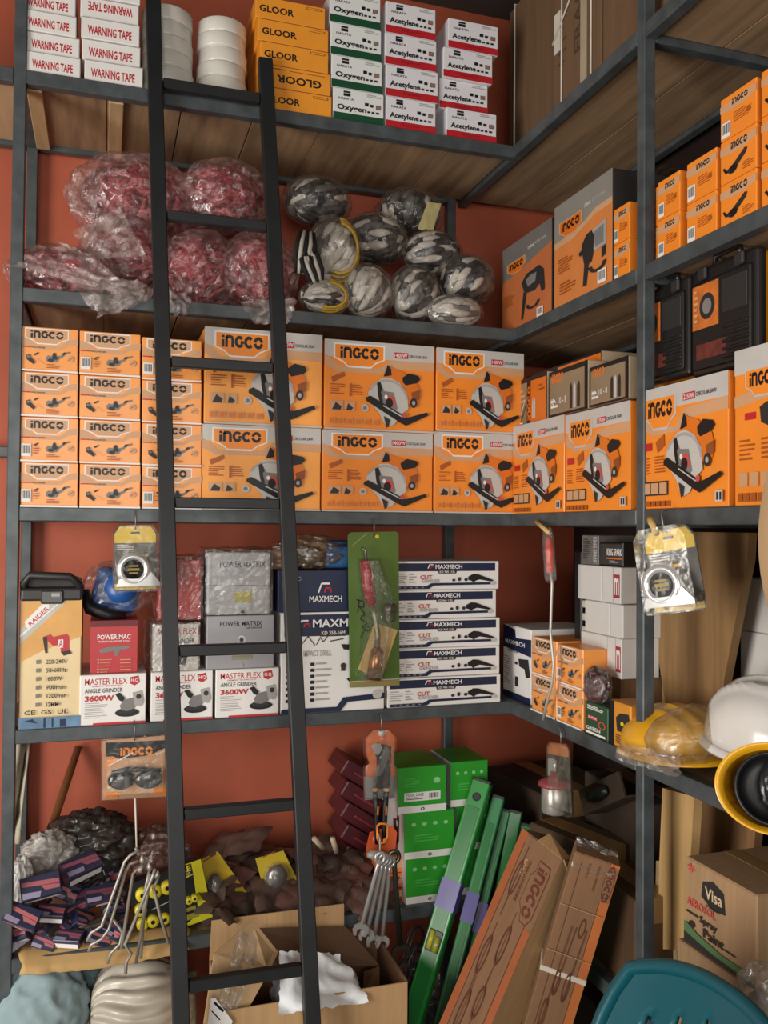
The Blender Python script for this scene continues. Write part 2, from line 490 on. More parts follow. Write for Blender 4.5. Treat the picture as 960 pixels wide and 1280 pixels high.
@design('hammer', 165, 330, DARK)
def _(f):
    f.rect(0, 0, 165, 330, M('D07E40', .5, 0, .08))  # orange dulled to carry shade from the shelf above
    G = M('86817A', .5, 0, .08)
    f.poly([(0, 0), (165, 0), (165, 82), (120, 84), (90, 105), (50, 120), (0, 125)], G)
    f.poly([(0, 120), (50, 115), (92, 102), (120, 84), (165, 82), (165, 100), (120, 102), (60, 135), (0, 140)], PEACH)
    f.text('1700W', 90, 52, 108, 62, WHITE); f.text('DEMOLITION BREAKER', 112, 50, 150, 60, SILV)
    badge(f, 15, 62, 85, 118, PEACH, ORANGED)
    f.poly([(112, 148), (150, 136), (150, 210), (118, 214)], LGREY); f.poly([(118, 156), (144, 148), (144, 200), (122, 204)], GREY)
    f.poly([(84, 176), (98, 150), (112, 146), (120, 168), (116, 222), (112, 240), (104, 244), (98, 304), (88, 304), (92, 240), (88, 214)], DARK); f.poly([(76, 196), (90, 186), (92, 200), (80, 208)], DARK)
    f.ring(128, 256, 15, 24, 180, 360, DARK); f.poly([(140, 216), (150, 212), (150, 240), (140, 246)], DARK); f.para(15, 180, 60, 230, 6, BROWNP); f.para(20, 260, 70, 300, 4, BROWNP); f.bars(130, 280, 152, 320)
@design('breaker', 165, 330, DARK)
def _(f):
    f.rect(0, 0, 165, 330, M('B8683A', .5, 0, .08))  # darker orange and grey than the hammer carton: corner shade in the colour
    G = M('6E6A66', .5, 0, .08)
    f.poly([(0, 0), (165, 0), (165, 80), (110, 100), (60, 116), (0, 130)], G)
    f.text('1500W', 90, 48, 110, 58, WHITE); f.text('ROTARY HAMMER', 113, 46, 150, 56, SILV)
    badge(f, 18, 70, 82, 118, PEACH, ORANGED)
    f.poly([(70, 170), (86, 146), (128, 140), (140, 160), (132, 204), (114, 222), (92, 218), (78, 204)], DARK); f.poly([(84, 168), (100, 158), (120, 160), (116, 190), (92, 196)], GREY); f.poly([(126, 186), (142, 160), (146, 236), (136, 240)], DARK)
    f.poly([(78, 206), (88, 214), (84, 244), (76, 306), (70, 306), (74, 240)], DARK); f.ring(108, 262, 14, 22, 180, 360, DARK); f.para(12, 190, 48, 235, 6, BROWNP); f.bars(122, 292, 142, 324)
@design('bits', 230, 110, M('B7A184', .5, 0, .2, 5))
def _(f):
    f.rect(0, 0, 230, 110, BLACK); f.rect(6, 12, 220, 104, M('8E7A60', .5, 0, .25, 5)); logo_i(f, 20, 8, 90, 30, ORANGED)
    f.para(14, 70, 60, 96, 2, WHITE); f.text('18 - 10 - 8', 16, 66, 110, 82, WHITE)
    for i in range(3): f.poly([(130+i*22, 50), (138+i*22, 40), (144+i*22, 50), (144+i*22, 100), (130+i*22, 100)], SILV if i % 2 else DARK)
    f.rect(216, 0, 230, 110, BLACK)
@design('bits_strip', 270, 110, M('B7A184', .5, 0, .2, 5))
def _(f):
    f.rect(0, 0, 270, 110, BLACK); f.rect(6, 10, 85, 104, M('8E7A60', .5, 0, .25, 5)); f.rect(85, 0, 125, 110, BLACK); logo_i(f, 92, 22, 118, 98, ORANGED, rot=3)
    f.para(12, 25, 70, 60, 3, PEACH); f.line([(18, 90), (70, 48)], 6, SILV); f.line([(30, 98), (78, 62)], 4, DARK)
    f.rect(125, 10, 270, 110, ORANGED); f.para(200, 24, 258, 42, 2, BRN)
    for i in range(2): f.poly([(140+i*18, 60), (147+i*18, 48), (154+i*18, 60), (154+i*18, 96), (140+i*18, 96)], SILV)
    f.para(12, 100, 80, 106, 1, WHITE)
@design('tape', 200, 70, WHITE)
def _(f):
    f.text('WARNING TAPE', 22, 26, 172, 56, RED, .03); f.rect(0, 0, 200, 3, LGREY)
@design('tape_flip', 200, 70, WHITE)
def _(f):
    f.text('WARNING TAPE', 26, 14, 178, 44, RED, .03, rot=2); f.rect(0, 0, 200, 3, LGREY)
GLO = M('E8952A', .5, 0, .06)
@design('glor', 220, 100, GLO)
def _(f):
    f.text('GLOOR', 12, 38, 120, 70, BLACK, .03); f.rect(0, 0, 220, 3, BRN)
    f.rect(160, 12, 208, 22, BLACK); f.rect(162, 13.5, 206, 20.5, GLO)
@design('glor_flip', 220, 100, GLO)
def _(f):
    f.text('GLOOR', 50, 40, 190, 76, BLACK, .03, rot=2); f.rect(0, 0, 220, 3, BRN); f.rects([(10, 14, 80, 18), (90, 16, 200, 19)], BRN)
def gas(f, word, c):
    f.rect(0, 103, 190, 135, c)
    if c is RED: f.text('Regulator', 62, 110, 130, 124, M('8E141C', .4))
    f.rects([(38, 10, 64, 18), (38, 20, 64, 32)], BLACK); f.text('NAKATA', 20, 38, 76, 48, DARK)
    f.text(word, 14, 68, 124, 98, BLACK, .03)
    f.rects([(118, 48, 132, 62), (138, 52, 150, 64), (128, 82, 138, 90), (144, 82, 154, 90), (160, 82, 172, 90)], BLACK)
    f.rect(160, 52, 178, 70, BRN); f.rect(163, 55, 175, 67, GREY); f.para(125, 12, 182, 26, 2, LGREY)
@design('oxy', 190, 135, M('E0E2E0', .4, 0, .04, coat=.3))
def _(f): gas(f, 'Oxygen', DGREEN)
@design('ace', 190, 135, M('E0DEE2', .4, 0, .04, coat=.3))
def _(f): gas(f, 'Acetylene', RED)
def mm_logo(f, a, b, c, d):
    f.line([(a, d), (a+(c-a)*.25, b), (a+(c-a)*.9, b)], (d-b)*.22, WHITE); f.line([(a+(c-a)*.5, d), (a+(c-a)*.6, b+(d-b)*.5), (c, b+(d-b)*.5), (c, d)], (d-b)*.22, RED)
@design('mm_flat', 415, 120, WHITE)
def _(f):
    f.rect(8, 8, 400, 42, NAVY); mm_logo(f, 135, 14, 158, 30); f.text('MAXMECH', 164, 14, 268, 32, WHITE, .02)
    f.poly([(172, 36), (248, 36), (244, 52), (176, 52)], DARK); f.text('KD 960 115L', 180, 40, 240, 49, WHITE)
    f.para(10, 52, 58, 96, 5, LGREY); f.para(62, 52, 90, 96, 4, LGREY, seed=8)
    f.text('CUT', 104, 58, 150, 76, REDL, .03); f.text('GRINDER', 108, 76, 180, 90, LGREY, .02)
    f.circ(234, 80, 6, DARK); f.circ(256, 76, 6, DARK, ry=9); f.circ(282, 78, 7, DARK)
    f.poly([(290, 66), (310, 54), (330, 56), (392, 82), (385, 88), (335, 78), (318, 84), (312, 92), (304, 84), (292, 80)], BLACK)
    f.poly([(8, 104), (128, 104), (146, 92), (395, 90), (395, 100), (155, 102), (138, 116), (8, 116)], NAVY)
    f.circ(388, 94, 9, SILV); f.rects([(20+i*22, 107, 30+i*22, 112) for i in range(5)], GREY)
@design('mm_big', 380, 370, WHITE)
def _(f):
    f.rect(10, 8, 372, 88, NAVY); mm_logo(f, 60, 30, 100, 54); f.text('MAXMECH', 112, 26, 330, 56, WHITE, .02)
    f.poly([(130, 66), (240, 66), (234, 90), (138, 90)], DARK); f.text('KD 358-16M', 144, 70, 230, 84, WHITE)
    f.line([(70, 118), (95, 88), (120, 122)], 3, BLACK); f.line([(125, 120), (140, 92), (150, 110), (170, 84)], 3, BLACK); f.line([(175, 108), (225, 100)], 4, BLACK)
    f.text('IMPACT DRILL', 78, 140, 180, 162, LGREY, .02)
    f.rects([(104, 185+i*22, 118, 197+i*22) for i in range(7)], BLACK); f.para(124, 186, 182, 340, 7, LGREY, .3)
    f.rects([(16, 185+i*22, 28, 197+i*22) for i in range(7)], BLACK)
    f.circ(224, 200, 10, DARK); f.rect(216, 200, 232, 220, DARK); f.poly([(215, 120), (245, 122), (245, 142), (225, 140)], BLACK)
    f.poly([(236, 250), (262, 240), (300, 262), (262, 276)], BLACK)
    f.poly([(0, 352), (200, 352), (225, 318), (380, 308), (380, 330), (240, 336), (215, 368), (0, 368)], NAVY); f.circ(352, 312, 18, SILV)
@design('mm_lid', 330, 130, NAVY)
def _(f):
    mm_logo(f, 168, 42, 220, 70); f.text('MAXMECH', 130, 80, 268, 100, WHITE, .02); f.circ(88, 26, 7, GREY); f.circ(88, 26, 4, BLACK)
@design('mm_drill', 110, 300, WHITE)
def _(f):
    f.poly([(0, 0), (48, 14), (52, 48), (110, 40), (110, 110), (0, 95)], NAVY); f.text('MAXMECH', 8, 60, 86, 78, WHITE, .02); f.text('POWER', 20, 100, 60, 110, DARK)
    f.poly([(62, 130), (100, 122), (108, 190), (92, 200), (86, 165), (66, 160)], DARK); f.circ(54, 150, 6, DARK); f.rect(50, 205, 62, 245, DARK)
    f.para(6, 130, 34, 250, 12, LGREY); f.rect(0, 275, 110, 300, NAVY)
@design('raider', 225, 480, M('DFC79A', .45, 0, .06))
def _(f):
    f.rect(0, 0, 225, 20, M('D69A4A', .45)); f.poly([(0, 0), (225, 0), (225, 150), (80, 200), (0, 240)], M('D6A057', .45, 0, .1))
    f.poly([(0, 120), (120, 20), (170, 20), (0, 175)], M('B9B6AE', .45)); f.poly([(0, 140), (145, 20), (150, 20), (0, 150)], WHITE)
    T = textmesh('RAIDER', .02); vs = []
    f.poly([(16, 92), (90, 18), (104, 30), (104, 48), (30, 118), (20, 110)], WHITE)
    for x, y in T[0]: vs.append(f.p(28+66*x+10*(1-y), 98-62*x+12*(1-y)))
    f.mb.add(vs, T[1], RED); f.k += 1
    f.poly([(84, 148), (110, 140), (118, 150), (170, 140), (178, 150), (180, 205), (150, 210), (146, 180), (120, 182)], RED)
    f.poly([(82, 150), (98, 148), (100, 208), (92, 208)], DARK); f.poly([(150, 205), (182, 200), (190, 212), (160, 220)], DARK)
    f.rects([(140, 160, 158, 190)], WHITE); f.text('A', 141, 162, 157, 188, RED)
    for i, s in enumerate(['220-240V', '50-60Hz', '1600W', '900min', '3200min', '32MM']):
        f.text(s, 96, 232+i*31, 96+min(76, 12*len(s)), 248+i*31, DARK); f.rect(60, 232+i*31, 74, 246+i*31, GREY)
    f.text('CE  GS  UL', 20, 414, 180, 430, BLACK); f.rect(0, 440, 225, 480, M('5E7E9A', .5, 0, .3, 30))
    f.poly([(20, 452), (50, 444), (70, 462), (50, 458)], NAVY); f.rects([(90, 444, 98, 478), (120, 444, 126, 478), (150, 450, 172, 478)], NAVY)
@design('pmac', 175, 190, M('B7343A', .45, 0, .08))
def _(f):
    f.rect(0, 0, 175, 22, M('6A1C20', .5)); f.text('POWER MAC', 26, 50, 148, 68, WHITE, .02); f.text('PROFESSIONAL POWER TOOLS', 28, 72, 146, 78, WHITE)
    f.poly([(30, 105), (60, 96), (140, 92), (150, 100), (110, 108), (100, 128), (90, 128), (88, 110), (40, 116)], GREY)
    for i in range(5): f.circ(30, 140+i*11, 2.5, WHITE, 8); f.rect(36, 139+i*11, 80-i*4, 141+i*11, PEACH)
    f.rects([(110, 140+i*12, 150, 143+i*12) for i in range(4)], PEACH)
@design('mflex', 250, 190, WHITE)
def _(f):
    f.text('MASTER FLEX', 18, 14, 178, 38, RED, .008); f.text('GERMANY TECHNOLOGY', 44, 40, 160, 46, REDL)
    f.poly([(186, 14), (220, 8), (226, 34), (206, 46), (188, 38)], RED); f.text('H.Q', 192, 18, 220, 34, WHITE, .02)
    f.text('ANGLE GRINDER', 18, 52, 160, 68, DARK, .004); f.text('3600W', 18, 78, 128, 100, RED, .03)
    f.para(18, 106, 108, 168, 9, LGREY, .3)
    f.circ(178, 148, 46, BLACK, 20, 16); f.circ(176, 142, 36, DARK, 20, 12)
    f.poly([(150, 120), (166, 98), (200, 92), (214, 106), (206, 132), (180, 142), (156, 138)], GREY); f.poly([(132, 76), (148, 70), (170, 92), (160, 106), (148, 100)], BLACK)
    f.poly([(198, 72), (232, 66), (240, 110), (230, 128), (206, 120)], LGREY); f.circ(222, 88, 10, DARK)
    f.rect(50, 182, 250, 190, RED)
@design('pmatrix', 330, 230, M('98969A', .45, 0, .05))
def _(f):
    f.text('POWER MATRIX', 62, 24, 270, 46, DARK, .02); f.text('DIE GRINDER', 190, 50, 270, 58, DARK)
    f.ring(168, 106, 15, 19, 0, 360, WHITE); f.circ(168, 106, 8, DARK)
    f.rect(120, 168, 220, 192, M('8C8A70', .5)); f.rects([(126, 174, 210, 178), (126, 182, 190, 185)], GREY); f.circ(170, 216, 8, LGREY)
@design('green', 150, 165, GREEN)
def _(f):
    for i in range(4): f.circ(28+i*32, 42, 7, M('8CCB88', .4), 10); 
    f.para(30, 80, 110, 110, 3, M('4FB04C', .4)); f.rect(0, 140, 150, 165, WHITE); f.circ(76, 153, 6, DGREEN); f.circ(76, 153, 3, WHITE)
@design('green_bar', 150, 165, GREEN)
def _(f):
    f.rect(20, 92, 132, 124, WHITE); f.text('TOOL CASE', 24, 96, 80, 106, DARK); f.bars(92, 94, 130, 122); f.para(26, 110, 80, 120, 2, DARK)
    f.circ(120, 52, 11, M('8CCB88', .4)); f.para(20, 40, 70, 75, 4, M('4FB04C', .4)); f.rect(0, 140, 150, 165, WHITE); f.circ(76, 153, 6, DGREEN); f.circ(76, 153, 3, WHITE)
@design('plainw', 100, 100, M('CFCBC6', .55, 0, .05))
def _(f): f.rect(0, 99, 100, 100, LGREY)
@design('plainw_m', 100, 100, M('CFCBC6', .55, 0, .05))
def _(f):
    f.rect(62, 20, 96, 84, M('A03040', .5)); f.text('m', 66, 28, 92, 76, WHITE, .02); f.rect(60, 0, 61.5, 100, LGREY)
@design('king', 180, 100, BLACK)
def _(f):
    f.rect(6, 8, 174, 92, M('3A3836', .4)); f.text('KING SPARK', 60, 26, 172, 56, WHITE, .02); f.rect(58, 64, 174, 70, ORANGED); f.para(80, 76, 150, 88, 2, LGREY)
@design('king_top', 100, 160, M('6A6662', .35, 0, .3, 30))
def _(f): f.text('KING SPARK', 70, 10, 92, 150, SILV, .02, rot=1); f.para(10, 20, 55, 130, 10, DARK)
@design('greenpack', 100, 180, M('2C4A30', .45, 0, .1))
def _(f):
    f.para(10, 16, 86, 40, 3, WHITE, .5); f.rect(14, 70, 56, 90, RED); f.text('SUPER', 16, 74, 54, 87, WHITE); f.circ(76, 106, 16, REDL, 14, 22); f.circ(76, 106, 11, M('2C4A30', .45), 14, 16)
    f.text('GREEN', 8, 130, 70, 150, WHITE, .02); f.rect(6, 158, 92, 170, WHITE)
@design('orangepack', 100, 170, M('D08A2A', .45, 0, .08))
def _(f):
    f.rect(0, 0, 22, 170, BLACK); f.poly([(30, 60), (50, 40), (90, 34), (96, 60), (70, 76), (60, 110), (36, 110)], DARK); f.circ(60, 78, 8, YELLOW); f.para(30, 124, 90, 160, 5, DARK)
@design('spray', 290, 330, M('9C7C5A', .8, 0, .1, kind='corr'))  # cardboard darkened to put the lower-right shade into its colour
def _(f):
    K = DARK
    f.poly([(70, 122), (76, 62), (120, 40), (165, 62), (172, 140), (120, 152)], K); f.text('Visa', 86, 74, 158, 120, M('CDB491', .7), .02); f.text('SPRAY PAINT', 92, 140, 150, 150, K)
    for i in range(6):
        a = i*PI/3+.3; f.line([(28, 34), (28+17*math.cos(a), 34+17*math.sin(a))], 6, REDL)
    f.text('AEROSOL', 10, 150, 132, 182, REDL, .02); f.rect(8, 205, 60, 213, K)
    f.text('Spray', 66, 196, 140, 232, K, .03); f.text('Paint', 82, 236, 168, 272, K, .03); f.rect(172, 262, 215, 268, K); f.circ(34, 250, 13, K)
    f.poly([(0, 250), (60, 275), (160, 292), (290, 290), (290, 330), (0, 330)], M('4E7046', .7)); f.poly([(0, 292), (120, 312), (290, 316), (290, 330), (0, 330)], K)
@design('cream', 290, 130, M('927555', .8, 0, .1, kind='corr'))  # darkened like the spray carton, shade held in the brown
def _(f): f.rect(60, 34, 120, 86, REDL); f.text('VISA', 66, 44, 114, 74, M('CDB491', .7)); f.para(150, 90, 230, 110, 2, DARK)
@design('bigcarton', 200, 300, M('6A4F36', .85, 0, .12, kind='corr'))  # brown darkened; the dimness of the upper right is in the colour
def _(f):
    f.text('FRAGILE', 90, 40, 120, 220, M('4A3420', .8), .02, rot=3); f.circ(150, 110, 26, M('4A3420', .8), 20, 36); f.circ(150, 110, 20, M('6A4F36', .85), 20, 30)
    f.para(20, 150, 60, 230, 4, M('4A3420', .8), .2)
# ---------------------------------------------------------------- room
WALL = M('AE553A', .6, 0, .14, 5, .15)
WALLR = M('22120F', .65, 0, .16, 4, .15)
def slab(name, x0, x1, y0, y1, z0, z1, m):
    mb = MB(); mb.box(x0, x1, y0, y1, z0, z1, m); return struct(mb.build(name))
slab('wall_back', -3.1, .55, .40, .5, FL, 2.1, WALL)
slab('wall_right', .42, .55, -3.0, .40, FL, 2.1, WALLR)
mb = MB(); WL = M('A9A49C', .7, 0, .08, 3)      # the left wall has the side doorway the daylight comes through
for q in ((-4.6, -2.45, FL, 2.1), (-1.05, .5, FL, 2.1), (-2.45, -1.05, 1.05, 2.1)): mb.box(-3.2, -3.1, *q, WL)
struct(mb.build('wall_left'))
slab('floor', -3.2, .55, -4.6, .5, FL-.1, FL, M('5A554F', .7, 0, .2, 4, .2))
slab('ceiling', -3.2, .55, -4.6, .5, 2.1, 2.2, M('4A443F', .8, 0, .1, 3))

# ---------------------------------------------------------------- the welded rack
rack = root('shelving_rack', 'dark steel corner shelving rack with wooden shelf boards', 'shelving', (-1.25, 0, FL))
rl = Vector((-1.25, 0, FL))
def rpart(name, x0, x1, y0, y1, z0, z1, m, bev=.002):
    mb = MB(); mb.box(x0-rl.x, x1-rl.x, y0-rl.y, y1-rl.y, z0-rl.z, z1-rl.z, m, bev); return mb.build(name, rack)
T = .027; BH = .032; DP = .36
for x, y in ((-1.25, 0), (-1.25, DP), (0, -.603), (-.045, DP), (DP, -.603), (0, -1.55), (DP, -1.55), (-2.6, DP)):
    rpart('post', x, x+T, y, y+T, FL, 1.95, STEEL)
for z in (S1, S2, S3, S4, S5):
    rpart('beam', -1.25+T, T, 0, T, z-BH, z, STEEL)
    rpart('beam', -1.25+T, -.045, DP, DP+T, z-BH, z, STEEL)
    rpart('beam', 0, T, T, DP+T, z-BH, z, STEEL)
    rpart('beam', -1.25, -1.25+T, T, DP, z-BH, z, STEEL)
    rpart('beam', 0, T, -.603+T, 0, z-BH, z, STEEL)
    rpart('beam', 0, T, -1.55+T, -.603, z-BH, z, STEEL)
    rpart('beam', DP, DP+T, -1.55+T, DP, z-BH, z, STEEL)
    rpart('beam', T, DP, -.603, -.603+T, z-BH-.004, z-.004, STEEL)
    n = 7; w = (1.25-T-.004)/n
    for i in range(n):
        g = R.uniform(.001, .004)
        rpart('shelf_board', -1.25+T+.002+i*w, -1.25+T+.002+(i+1)*w-g, T+.001, DP-.001, z-.02, z-.0015-R.uniform(0, .001), WOODY, .001)
    for i in range(2):
        w2 = (DP-T)/2
        a = T+.001+i*w2
        rpart('shelf_board', a, a+w2-.003, -.575, DP, z-.02, z-.002, WOODY, .001)
        rpart('shelf_board', a, a+w2-.003, -1.52, -.605, z-.02, z-.002, WOODY, .001)
# battens nailed under the top boards
for p0, p1 in ((33, 53), (136, 160)):
    x0 = P(p0, 107, Z=S1-.02).x; x1 = P(p1, 110, Z=S1-.02).x
    rpart('batten', x0, x0+.035, T+.002, DP-.002, S1-.034, S1-.0205, M('B89A70', .75, 0, .2, 8, .2, kind='woodY'))
# the run carries on to the left of the first post
rpart('beam', -2.6+T, -1.25, DP, DP+T, S1-BH, S1, STEEL)
rpart('beam', -2.6+T, -1.25, DP, DP+T, .64, .668, STEEL)
rpart('beam', -2.6, -1.25, 0, T, S1-BH, S1, STEEL)
rpart('shelf_board', -1.9, -1.252, T+.001, DP-.001, S1-.02, S1-.002, M('B79B78', .75, 0, .15, 6, .2, kind='woodY'))

# ---------------------------------------------------------------- ladder
LT, LB = Vector((-.94, -.0215, 1.5)), Vector((-.878, -.28, -.5))
RT_, RB = Vector((-.675, -.0215, 1.5)), Vector((-.607, -.28, -.5))
def lad(a, b, z): return a+(b-a)*((1.5-z)/2.0)
lad0 = lad(LT, LB, FL)
ladder = root('metal_ladder', 'black painted steel ladder leaning on the front of the rack', 'ladder', lad0)
def sqbar(a, b, w, d, m, name, parent, o):
    a, b = a-o, b-o; ax = (b-a).normalized()
    s = Vector((1, 0, 0)) if abs(ax.x) < .8 else Vector((0, 0, 1))
    s = (s-ax*s.dot(ax)).normalized(); t = ax.cross(s)
    mb = MB(); L = (b-a).length
    vs, fs = bevbox(w, d, L, .002)
    TT = Matrix((s, t, ax)).transposed().to_4x4(); TT.translation = (a+b)/2
    mb.add(vs, fs, m, TT); return mb.build(name, parent)
sqbar(lad(LT, LB, FL), lad(LT, LB, 1.83), .034, .026, LADDER, 'rail', ladder, lad0)
sqbar(lad(RT_, RB, FL), lad(RT_, RB, 1.612), .034, .026, LADDER, 'rail', ladder, lad0)
for yl in (106, 270, 452, 628, 814, 1019, 1236):
    # height of the rung where it meets the left rail
    z = 1.5
    for _ in range(30):
        q = lad(LT, LB, z); e = P(208, yl, Y=q.y).z-z; z += e*.8
    sqbar(lad(LT, LB, z)+Vector((.018, 0, 0)), lad(RT_, RB, z)-Vector((.018, 0, 0)), .024, .022, LADDER, 'rung', ladder, lad0)

# ---------------------------------------------------------------- top shelf
ROWS = ['bottom', 'second', 'third', 'fourth', 'fifth', 'topmost']
def rowname(i, n): return 'bottom' if i == 0 else 'topmost' if i == n-1 else ['', 'second-lowest', 'third-lowest', 'fourth-lowest', 'fifth-lowest', 'sixth-lowest'][i]
for c, (a, b, nm) in enumerate(((32, 101, 'far left'), (105, 179, 'right-hand'))):
    for i in range(5):
        h = .048 if c == 0 else .05
        off = [0, -1, -5, -6, -6][i] if c == 0 else [0, -3, -4, -5, -3][i]
        cartB('tape_carton', '%s white carton with red lettering in the %s column of tape cartons' % (rowname(i, 5).capitalize(), nm), 'box',
              'tape_flip' if (c == 1 and i == 3) else 'tape', a+off, b+off, S1+i*h, h-.001, .2, .006+.004*(i % 2), 'warning tape cartons on the top shelf')
# rolls of white tape
def roll_mesh(r, h):
    mb = MB(); m = M('D6D2C8', .4, 0, .05, coat=.3)
    mb.lathe([(r*.42, 0), (r*.97, 0), (r, .004), (r*.985, h*.5), (r, h-.004), (r*.97, h-.001), (r*.42, h-.001)], m, n=40, cap=False)
    mb.lathe([(r*.42, h-.001), (r*.38, h-.001), (r*.38, 0), (r*.42, 0)], M('9A7448', .7), n=32, cap=False)
    return mb
rolls = None
for c, (a, b, nm) in enumerate(((177, 241, 'left'), (243, 311, 'right'))):
    x0, x1 = at_z(a, .07, S1+.06), at_z(b, .07, S1+.06); r = (x1-x0)/2
    for i in range(6):
        lab = '%s white tape roll in the %s stack of wrapped rolls' % (rowname(i, 6).capitalize(), nm)
        loc = ((x0+x1)/2+R.uniform(-.003, .003), .012+r+R.uniform(0, .004), S1+i*.037)
        if rolls is None:
            o = roll_mesh(r, .037).build('tape_roll'); rolls = o.data
        else:
            o = bpy.data.objects.new('tape_roll', rolls); C.objects.link(o)
        o.location = loc; o.rotation_euler = (0, 0, R.uniform(0, 6))
        tag(o, lab, 'tape', 'white tape rolls on the top shelf')
for i in range(5):
    o = [(0, 0), (-2, -1), (-2, -4), (-5, -4), (-8, -8)][i]
    cartB('orange_carton', '%s flat orange carton in the stack beside white tape rolls' % rowname(i, 5).capitalize(), 'box',
          'glor_flip' if i == 1 else 'glor', 327+o[0], 415+o[1], S1+i*.056, .055, .2, .006, 'flat orange cartons on the top shelf')
for i in range(4):
    o = [(0, 0), (-2, -2), (-3, -3), (-4, -4)][i]
    cartB('regulator_box', '%s green and white oxygen box in the single green-edged stack' % rowname(i, 4).capitalize(), 'box', 'oxy', 416+o[0], 480+o[1], S1+i*.083, .082, .16, .006, 'oxygen regulator boxes')
    o = [(0, 0), (0, 3), (-1, 1), (0, 0)][i]
    cartB('regulator_box', '%s red and white acetylene box in the stack touching the oxygen boxes' % rowname(i, 4).capitalize(), 'box', 'ace', 482+o[0], 545+o[1], S1+i*.083, .082, .16, .006, 'acetylene regulator boxes')
    o = [(7, 7), (-2, -4), (3, 2), (9, 9)][i]
    cartB('regulator_box', '%s red and white acetylene box in the rightmost, staggered stack' % rowname(i, 4).capitalize(), 'box', 'ace', 551+o[0], 614+o[1], S1+i*.08, .079, .16, .006+.01*(i == 1), 'acetylene regulator boxes')
# tall brown cartons on the side run
for k, (a, b, h, X, nm) in enumerate(((636, 692, .46, .06, 'Narrow tall brown carton in the corner, tied with string'), (692, 752, .42, .03, 'Tall brown carton with oval print and white straps'), (753, 800, .42, .03, 'Tall brown carton partly behind the near steel post'), (801, 905, .40, .05, 'Brown carton at the upper right above the post'))):
    z = S1
    y0, y1 = at_zs(a, X, z+.1), at_zs(b, X, z+.1)
    t = root('tall_carton', nm, 'box', (X, (y0+y1)/2, z), -PI/2, 'tall brown cartons on the top side shelf')
    w = y0-y1-.003
    mb = MB(); W_, H_, bd, fn = DES['bigcarton']; mb.box(-w/2, w/2, 0, .25, 0, h, bd, .003)
    if k == 1: fn(Face(mb, (-w/2, 0, 0), (1, 0, 0), (0, 0, 1), (0, -1, 0), w, h, 200, 300))
    mb.build('carton_body', t)
    if k < 2:
        for q in ((-.3, .32) if k else (-.35,)):
            mb = MB(); mb.tube([(w*q, -.003, .001), (w*q, -.003, h+.002), (w*q, .25, h+.002)], .0025, M('C8BFAE', .6), 6); mb.build('string', t)
    if k == 1:
        mb = MB(); mb.tube([(-w/2, -.004, h*.45), (0, -.004, h*.66), (w/2, -.004, h*.78)], .0025, M('C8BFAE', .6), 6); mb.build('string', t)
        mb = MB(); mb.box(w*.1, w*.22, -.0025, -.0002, 0.02, h-.001, M('A89880', .35)); mb.build('sealing_tape', t)
        mb = MB(); mb.box(-w*.48, -w*.34, -.0025, -.0002, h*.38, h*.62, M('CFC8BC', .5)); mb.build('paper_label', t)

# ---------------------------------------------------------------- second shelf, side run
hA = P(688, 270, X=.005).z-S2; hB = P(770, 206, X=.005).z-S2
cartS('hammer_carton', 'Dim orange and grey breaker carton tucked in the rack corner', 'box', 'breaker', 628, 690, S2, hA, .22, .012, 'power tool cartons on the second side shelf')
cartS('hammer_carton', 'Large orange and grey hammer carton beside the corner one', 'box', 'hammer', 693, 766, S2, hB, .2, .006, 'power tool cartons on the second side shelf')
def smallstack(a, b, n, h, des, words, X=.008, d=.13, grp='small orange cartons on the second side shelf'):
    for i in range(n):
        cartS('small_carton', '%s small orange carton %s' % (rowname(i, n).capitalize() if n > 1 else 'Single', words), 'box', des[i] if isinstance(des, list) else des, a, b, S2+i*h, h-.001, d, X, grp)
smallstack(767, 787, 2, .078, 'small_bar', 'between big hammer carton and steel post')
smallstack(807, 823, 2, .082, 'small_bar', 'in the first stack right of the post, set back', .03)
smallstack(822, 850, 2, .078, 'small_bar', 'in the second stack right of the post')
smallstack(858, 896, 2, .078, 'small_bar', 'in the third stack right of the post')
smallstack(900, 946, 3, .078, ['small_tool', 'small_tool', 'small_bar'], 'in the fourth stack right of the post')
smallstack(951, 1010, 3, .078, 'small_tool', 'in the stack cut by the right edge')

# ---------------------------------------------------------------- third shelf
hs = (P(60, 411, Y=.005).z-S3)/4
CN = ['leftmost', 'middle', 'right-hand']
for c, (a, b) in enumerate(((25, 98.5), (99, 176.5), (177, 253))):
    hh = (P((a+b)/2, (409, 415, 423)[c], Y=.005).z-S3)/4
    for i in range(4):
        bar = (c, i) in ((0, 0), (0, 1), (1, 3), (2, 0), (2, 3))
        cartB('grinder_carton', '%s small orange carton in the %s column by the left post' % (rowname(i, 4).capitalize(), CN[c]), 'box',
              'grind_bar' if bar else 'grind', a, b-.5, S3+i*hh, hh-.001, .28, .006, 'small orange grinder cartons')
for (a, b, y0, y1, des, nm) in ((252, 401, 413, 532, 'saw_pale', 'behind the ladder'), (402, 541, 428, 539, 'saw', 'in the middle of the run'), (542, 656, 438, 541, 'saw', 'next to the corner')):
    z1 = P((a+b)/2, y1, Y=.005).z; z2 = P((a+b)/2, y0, Y=.005).z
    b0 = b if b < 600 else 660
    cartB('saw_carton', 'Lower large orange saw carton %s' % nm, 'box', des, a, b0 if b < 600 else 655, S3, z1-S3-.001, .25, .008, 'circular saw cartons on the back run')
    cartB('saw_carton', 'Upper large orange saw carton %s' % nm, 'box', des, a+3, b+2 if b < 600 else 655, z1, z2-z1, .25, .006, 'circular saw cartons on the back run')
